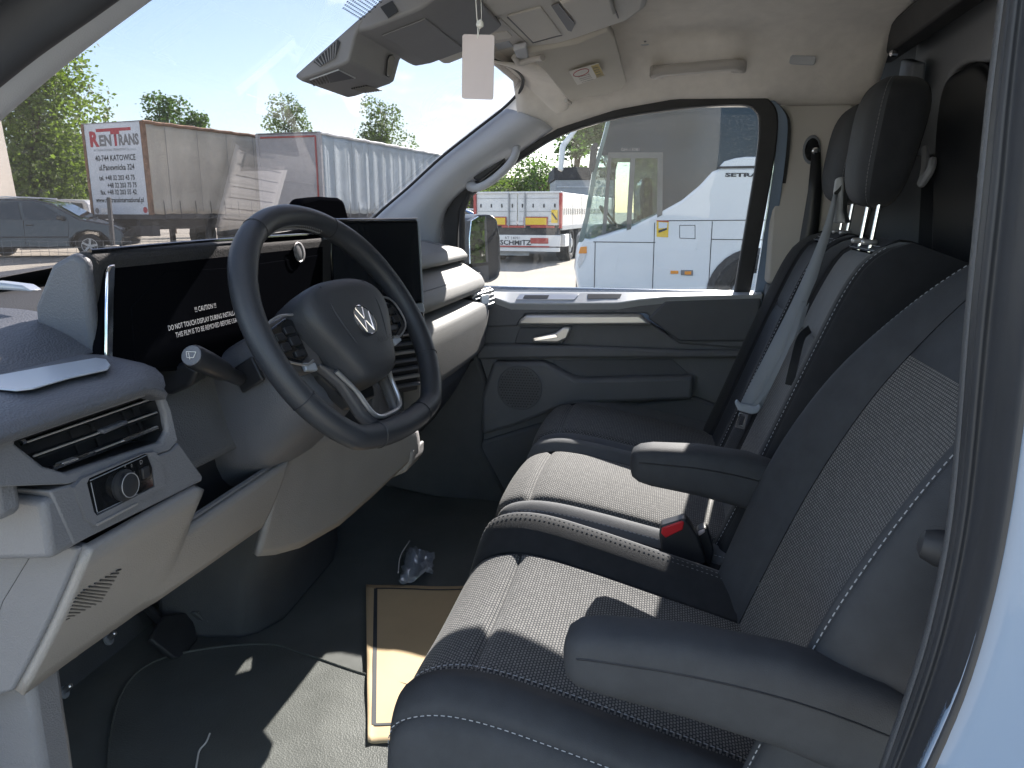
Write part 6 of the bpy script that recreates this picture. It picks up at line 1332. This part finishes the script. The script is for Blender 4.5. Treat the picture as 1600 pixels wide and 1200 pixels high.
# ---- dark estate car on the left, side on
def car(name, label, loc, dirv, L, H, m, group, detailed=True, Wd=1.75):
    rz = rotz_of(dirv); t = thing(name, label, 'car', tuple(loc), rz, group, local=True)   # x forward, y left; the flank seen is y=-Wd/2
    k = L/4.7; hh = H/1.55
    prof = [(-2.30, 0.45), (-2.33, 0.75), (-2.26, 0.98), (-2.10, 1.40), (-1.95, 1.50), (-0.9, 1.55), (0.1, 1.52), (0.55, 1.42), (1.25, 1.02), (2.0, 0.88), (2.28, 0.74), (2.34, 0.52), (2.25, 0.30), (1.95, 0.28), (1.90, 0.50), (1.72, 0.66), (1.42, 0.70), (1.15, 0.64), (0.98, 0.48), (0.95, 0.26), (-0.95, 0.26), (-0.98, 0.48), (-1.15, 0.64), (-1.42, 0.70), (-1.70, 0.64), (-1.88, 0.48), (-1.92, 0.30)]
    def P(a, b, y): return V((a*k, y, b*hh))
    tp = lambda b: 1-0.16*max(0, (b-0.95)/0.6)
    v, f = [], []; n = len(prof); ys = (-1, 1)
    for s in ys: v += [P(a, b, s*Wd/2*tp(b)) for a, b in prof]
    f = [list(range(n)), list(range(2*n-1, n-1, -1))]+[[i, (i+1) % n, n+(i+1) % n, n+i] for i in range(n)]
    body = obj('body', v, f, m, t, bevel=0.05, seg=3, ang=50)
    for s in ys:
        yv = lambda b: s*(Wd/2*tp(b)+0.006)
        for pts in (((-1.98, 1.04), (-1.88, 1.40), (-1.30, 1.44), (-1.22, 1.02)), ((-1.16, 1.02), (-1.22, 1.44), (-0.30, 1.46), (-0.22, 1.00)), ((-0.14, 1.00), (-0.20, 1.46), (0.25, 1.42), (0.95, 1.02), (0.80, 0.99))):
            w = prism('side_window', [P(a, b, yv(b)) for a, b in pts], (0, s*0.004, 0), 'car_glass', t, bevel=0.0)
        if detailed:
            for pts in (((-1.20, 0.98), (-1.20, 0.40)), ((-0.18, 0.98), (-0.20, 0.32)), ((0.95, 0.98), (0.90, 0.34))): tube('door_gap', [P(a, b, yv(b)) for a, b in pts], 0.006, 'chassis', t, n=4)
            for a in (-0.95, 0.05): Lb('door_handle', P(a-0.08, 0.86, yv(0.86)), (0.20, 0.03, 0.03), m, t)
            tube('roof_rail', [P(-1.8, 1.53, s*0.62), P(-0.6, 1.59, s*0.64), P(0.2, 1.55, s*0.62)], 0.02, 'alu', t, n=6)
            tube('sill_strip', [P(-0.9, 0.55, yv(0.55)), P(0.9, 0.55, yv(0.55))], 0.018, 'chassis', t, n=5)
            Lb('door_mirror', P(0.78, 1.05, s*(Wd/2+0.10)), (0.12, 0.18, 0.13), m, t, bevel=0.03)
            Lb('headlamp', P(2.18, 0.72, s*0.62), (0.20, 0.30, 0.14), 'lens_clear', t, bevel=0.03)
        Lb('tail_lamp', P(-2.24, 0.92, s*0.68), (0.14, 0.22, 0.26), 'red_paint', t, bevel=0.03)
        for a in (-1.42, 1.42): wheel(t, P(a, 0.31, s*(Wd/2-0.10)), 0.315*hh, 0.2, (0, s, 0))
    prism('windscreen', [P(0.64, 1.38, -0.60), P(1.22, 1.05, -0.68), P(1.22, 1.05, 0.68), P(0.64, 1.38, 0.60)], (0.012, 0, 0.02), 'car_glass', t)
    prism('rear_window', [P(-2.13, 1.36, -0.58), P(-2.26, 1.02, -0.64), P(-2.26, 1.02, 0.64), P(-2.13, 1.36, 0.58)], (-0.012, 0, 0.004), 'car_glass', t)
    return t
car('estate_car', 'dark estate car with alloy wheels parked at the left', EX(66, 22.6), RGT*0.985+FH*0.17, 4.85, 1.66, 'car_dark', None)
car('parked_car', 'pale car half hidden behind the dark estate car', EX(100, 30), -RGT*0.95+FH*0.3, 4.4, 1.75, 'car_pale', None, False)
car('parked_car', 'small blue car beyond the wing mirror, nearer one', EX(712, 34), RGT*0.9+FH*0.3, 4.0, 1.45, 'car_blue', 'far cars beyond the wing mirror', False)
car('parked_car', 'small pale car beyond the wing mirror, farther one', EX(735, 40), RGT*0.9+FH*0.3, 4.0, 1.45, 'car_pale', 'far cars beyond the wing mirror', False)
# ---- hut, building, wall, fence, poles
ht = thing('wooden_hut', 'small wooden hut with a dark pitched roof behind the cars', 'hut', tuple(EX(98, 38)), rotz_of(RGT), None, local=True)
Lb('hut_wall', (0, 0, 1.1), (2.6, 2.2, 2.2), 'wood', ht)
prism('gable', [(0.2, -1.12, 2.2), (1.35, -1.12, 2.2), (0.75, -1.12, 2.85)], (0, 2.2, 0), 'wood', ht); prism('roof', [(-1.7, -1.3, 2.15), (0.3, -1.3, 2.15), (0.75, -1.3, 2.98), (-0.9, -1.3, 2.98)], (0, 2.6, 0), 'dark_roof', ht); prism('roof', [(0.70, -1.35, 2.98), (0.78, -1.35, 2.98), (1.75, -1.35, 2.1), (1.62, -1.35, 2.1)], (0, 2.7, 0), 'dark_roof', ht)
pw = thing('concrete_building', 'plain beige concrete building edge at the far left', 'building', tuple(EX(-75, 27)), rotz_of(RGT), None, local=True)
loft('wall', [[V((-2.5, -5, z)), V((2.42-0.06*z, -5, z)), V((2.42-0.06*z, 0, z)), V((-2.5, 0, z))] for z in (0, 7)], 'concrete', pw)
bb = thing('brick_building', 'long low brown building behind the flat trailer', 'building', tuple(EX(810, 58)), rotz_of(RGT), None, local=True)
Lb('wall', (0, 0, 1.7), (9, 4, 3.4), 'brick_brown', bb); Lb('roof', (0, 0, 3.5), (9.6, 4.8, 0.25), 'dark_roof', bb)
gb = thing('box_truck', 'grey box body with a dark top between trailer and bus', 'truck', tuple(EX(905, 30)), rotz_of(RGT), None, local=True)
Lb('box_body', (0, 0, 1.45), (2.1, 4.0, 1.9), 'grey_box', gb); Lb('dark_top', (0, 0, 2.62), (2.2, 4.1, 0.42), 'dark_roof', gb)
for k in range(6): Lb('body_rib', (0, -2.01, 0.75+0.28*k), (2.0, 0.03, 0.03), 'alu', gb, bevel=0.004)
Lb('chassis_frame', (0, 0, 0.4), (1.8, 3.9, 0.3), 'chassis', gb)
for x in (-0.8, 0.8): wheel(gb, (x, -1.4, 0.4), 0.4, 0.3, (1 if x > 0 else -1, 0, 0), alloy=False)
up_ = thing('utility_pole', 'thin wooden utility pole with a crossarm beyond the yard', 'pole', tuple(EX(833, 50)), rotz_of(RGT), None, local=True)
tube('pole', [(0, 0, 0), (0, 0, 4.6)], [0.09, 0.06], 'chassis', up_, n=8); Lb('crossarm', (0, 0, 4.3), (0.7, 0.08, 0.08), 'chassis', up_)
bp_ = thing('dark_post', 'dark slim post standing in a pale concrete foot before the trailer board', 'post', tuple(EX(170, 20.5)), rotz_of(RGT), None, local=True)
prism('post_shaft', [(-0.05, -0.05, 0.3), (0.05, -0.05, 0.3), (0.09, -0.05, 1.66), (0.0, -0.05, 1.66)], (0, 0.09, 0), 'chassis', bp_, bevel=0.01); lathe('concrete_foot', (-0.02, 0, 0), (0, 0, 1), [(0.19, 0), (0.18, 0.40), (0.16, 0.42)], 'concrete', bp_, k=16)
for u, lab in ((218, 'small pale concrete block under the white trailer board'), (245, 'small pale concrete block near the trailer corner')):
    cb_ = thing('concrete_block', lab, 'block', tuple(EX(u, 22.0)), 0.3, 'concrete blocks under the trailer', local=True); Lb('block', (0, 0, 0.13), (0.4, 0.3, 0.26), 'concrete', cb_, bevel=0.02)
wfn = thing('wire_fence', 'low sagging wire mesh fence in front of the dark car', 'fence', tuple(EX(90, 20)), rotz_of(RGT), None, local=True)
wr = []
for k in range(4): wr.append(tube_data([(-3.0+0.6*i, 0, 0.12+0.14*k+0.02*math.sin(i*1.7+k)) for i in range(17)], 0.006, 4))
for i in range(40): wr.append(tube_data([(-3.0+0.24*i, 0, 0.0), (-3.0+0.24*i, 0, 0.56)], 0.005, 4))
merge('mesh_wires', wr, 'wire', wfn)['kind'] = 'stuff'
# ---- wing mirror of the van (outside the passenger window)
wm = thing('wing_mirror', 'black passenger wing mirror reflecting green trees', 'wing mirror', PX(750, 400, 1.02))
hx_ = [PX(u, v, 1.03) for u, v in ((727, 440), (724, 400), (724, 360), (730, 343), (750, 336), (768, 334), (778, 342), (783, 372), (784, 420), (780, 436), (766, 443))]
prism('mirror_housing', hx_, (0.10, 0.10, 0), 'satin_black', wm, bevel=0.015, seg=3)
# mirror glass is turned so that it shows what stands behind the van
mc = PX(757, 372, 1.02); tgt = V((5.0, -17.0, 1.2)); hv = ((CAM-mc).normalized()+(tgt-mc).normalized()).normalized()
def MG(u, v): return PP(u, v, mc-hv*0.0, hv)
def MGx(pts): return [MG(u, v) for u, v in pts]
mg = MGx(((735, 412), (734, 372), (737, 345), (748, 338), (766, 338), (776, 347), (780, 372), (781, 404), (770, 409)))
prism('mirror_glass', mg, -hv*0.004, 'mirror', wm)
prism('mirror_glass_backing', [p-hv*0.0055 for p in mg], -hv*0.02, 'satin_black', wm)
mg2 = MGx(((738, 436), (737, 418), (770, 413), (781, 409), (780, 430), (764, 440)))
prism('wide_angle_glass', mg2, -hv*0.003, 'chassis', wm)
tube('mirror_arm', [PX(727, 420, 1.04), PX(715, 430, 0.95), PX(705, 440, 0.88)], 0.03, 'satin_black', wm, n=8)
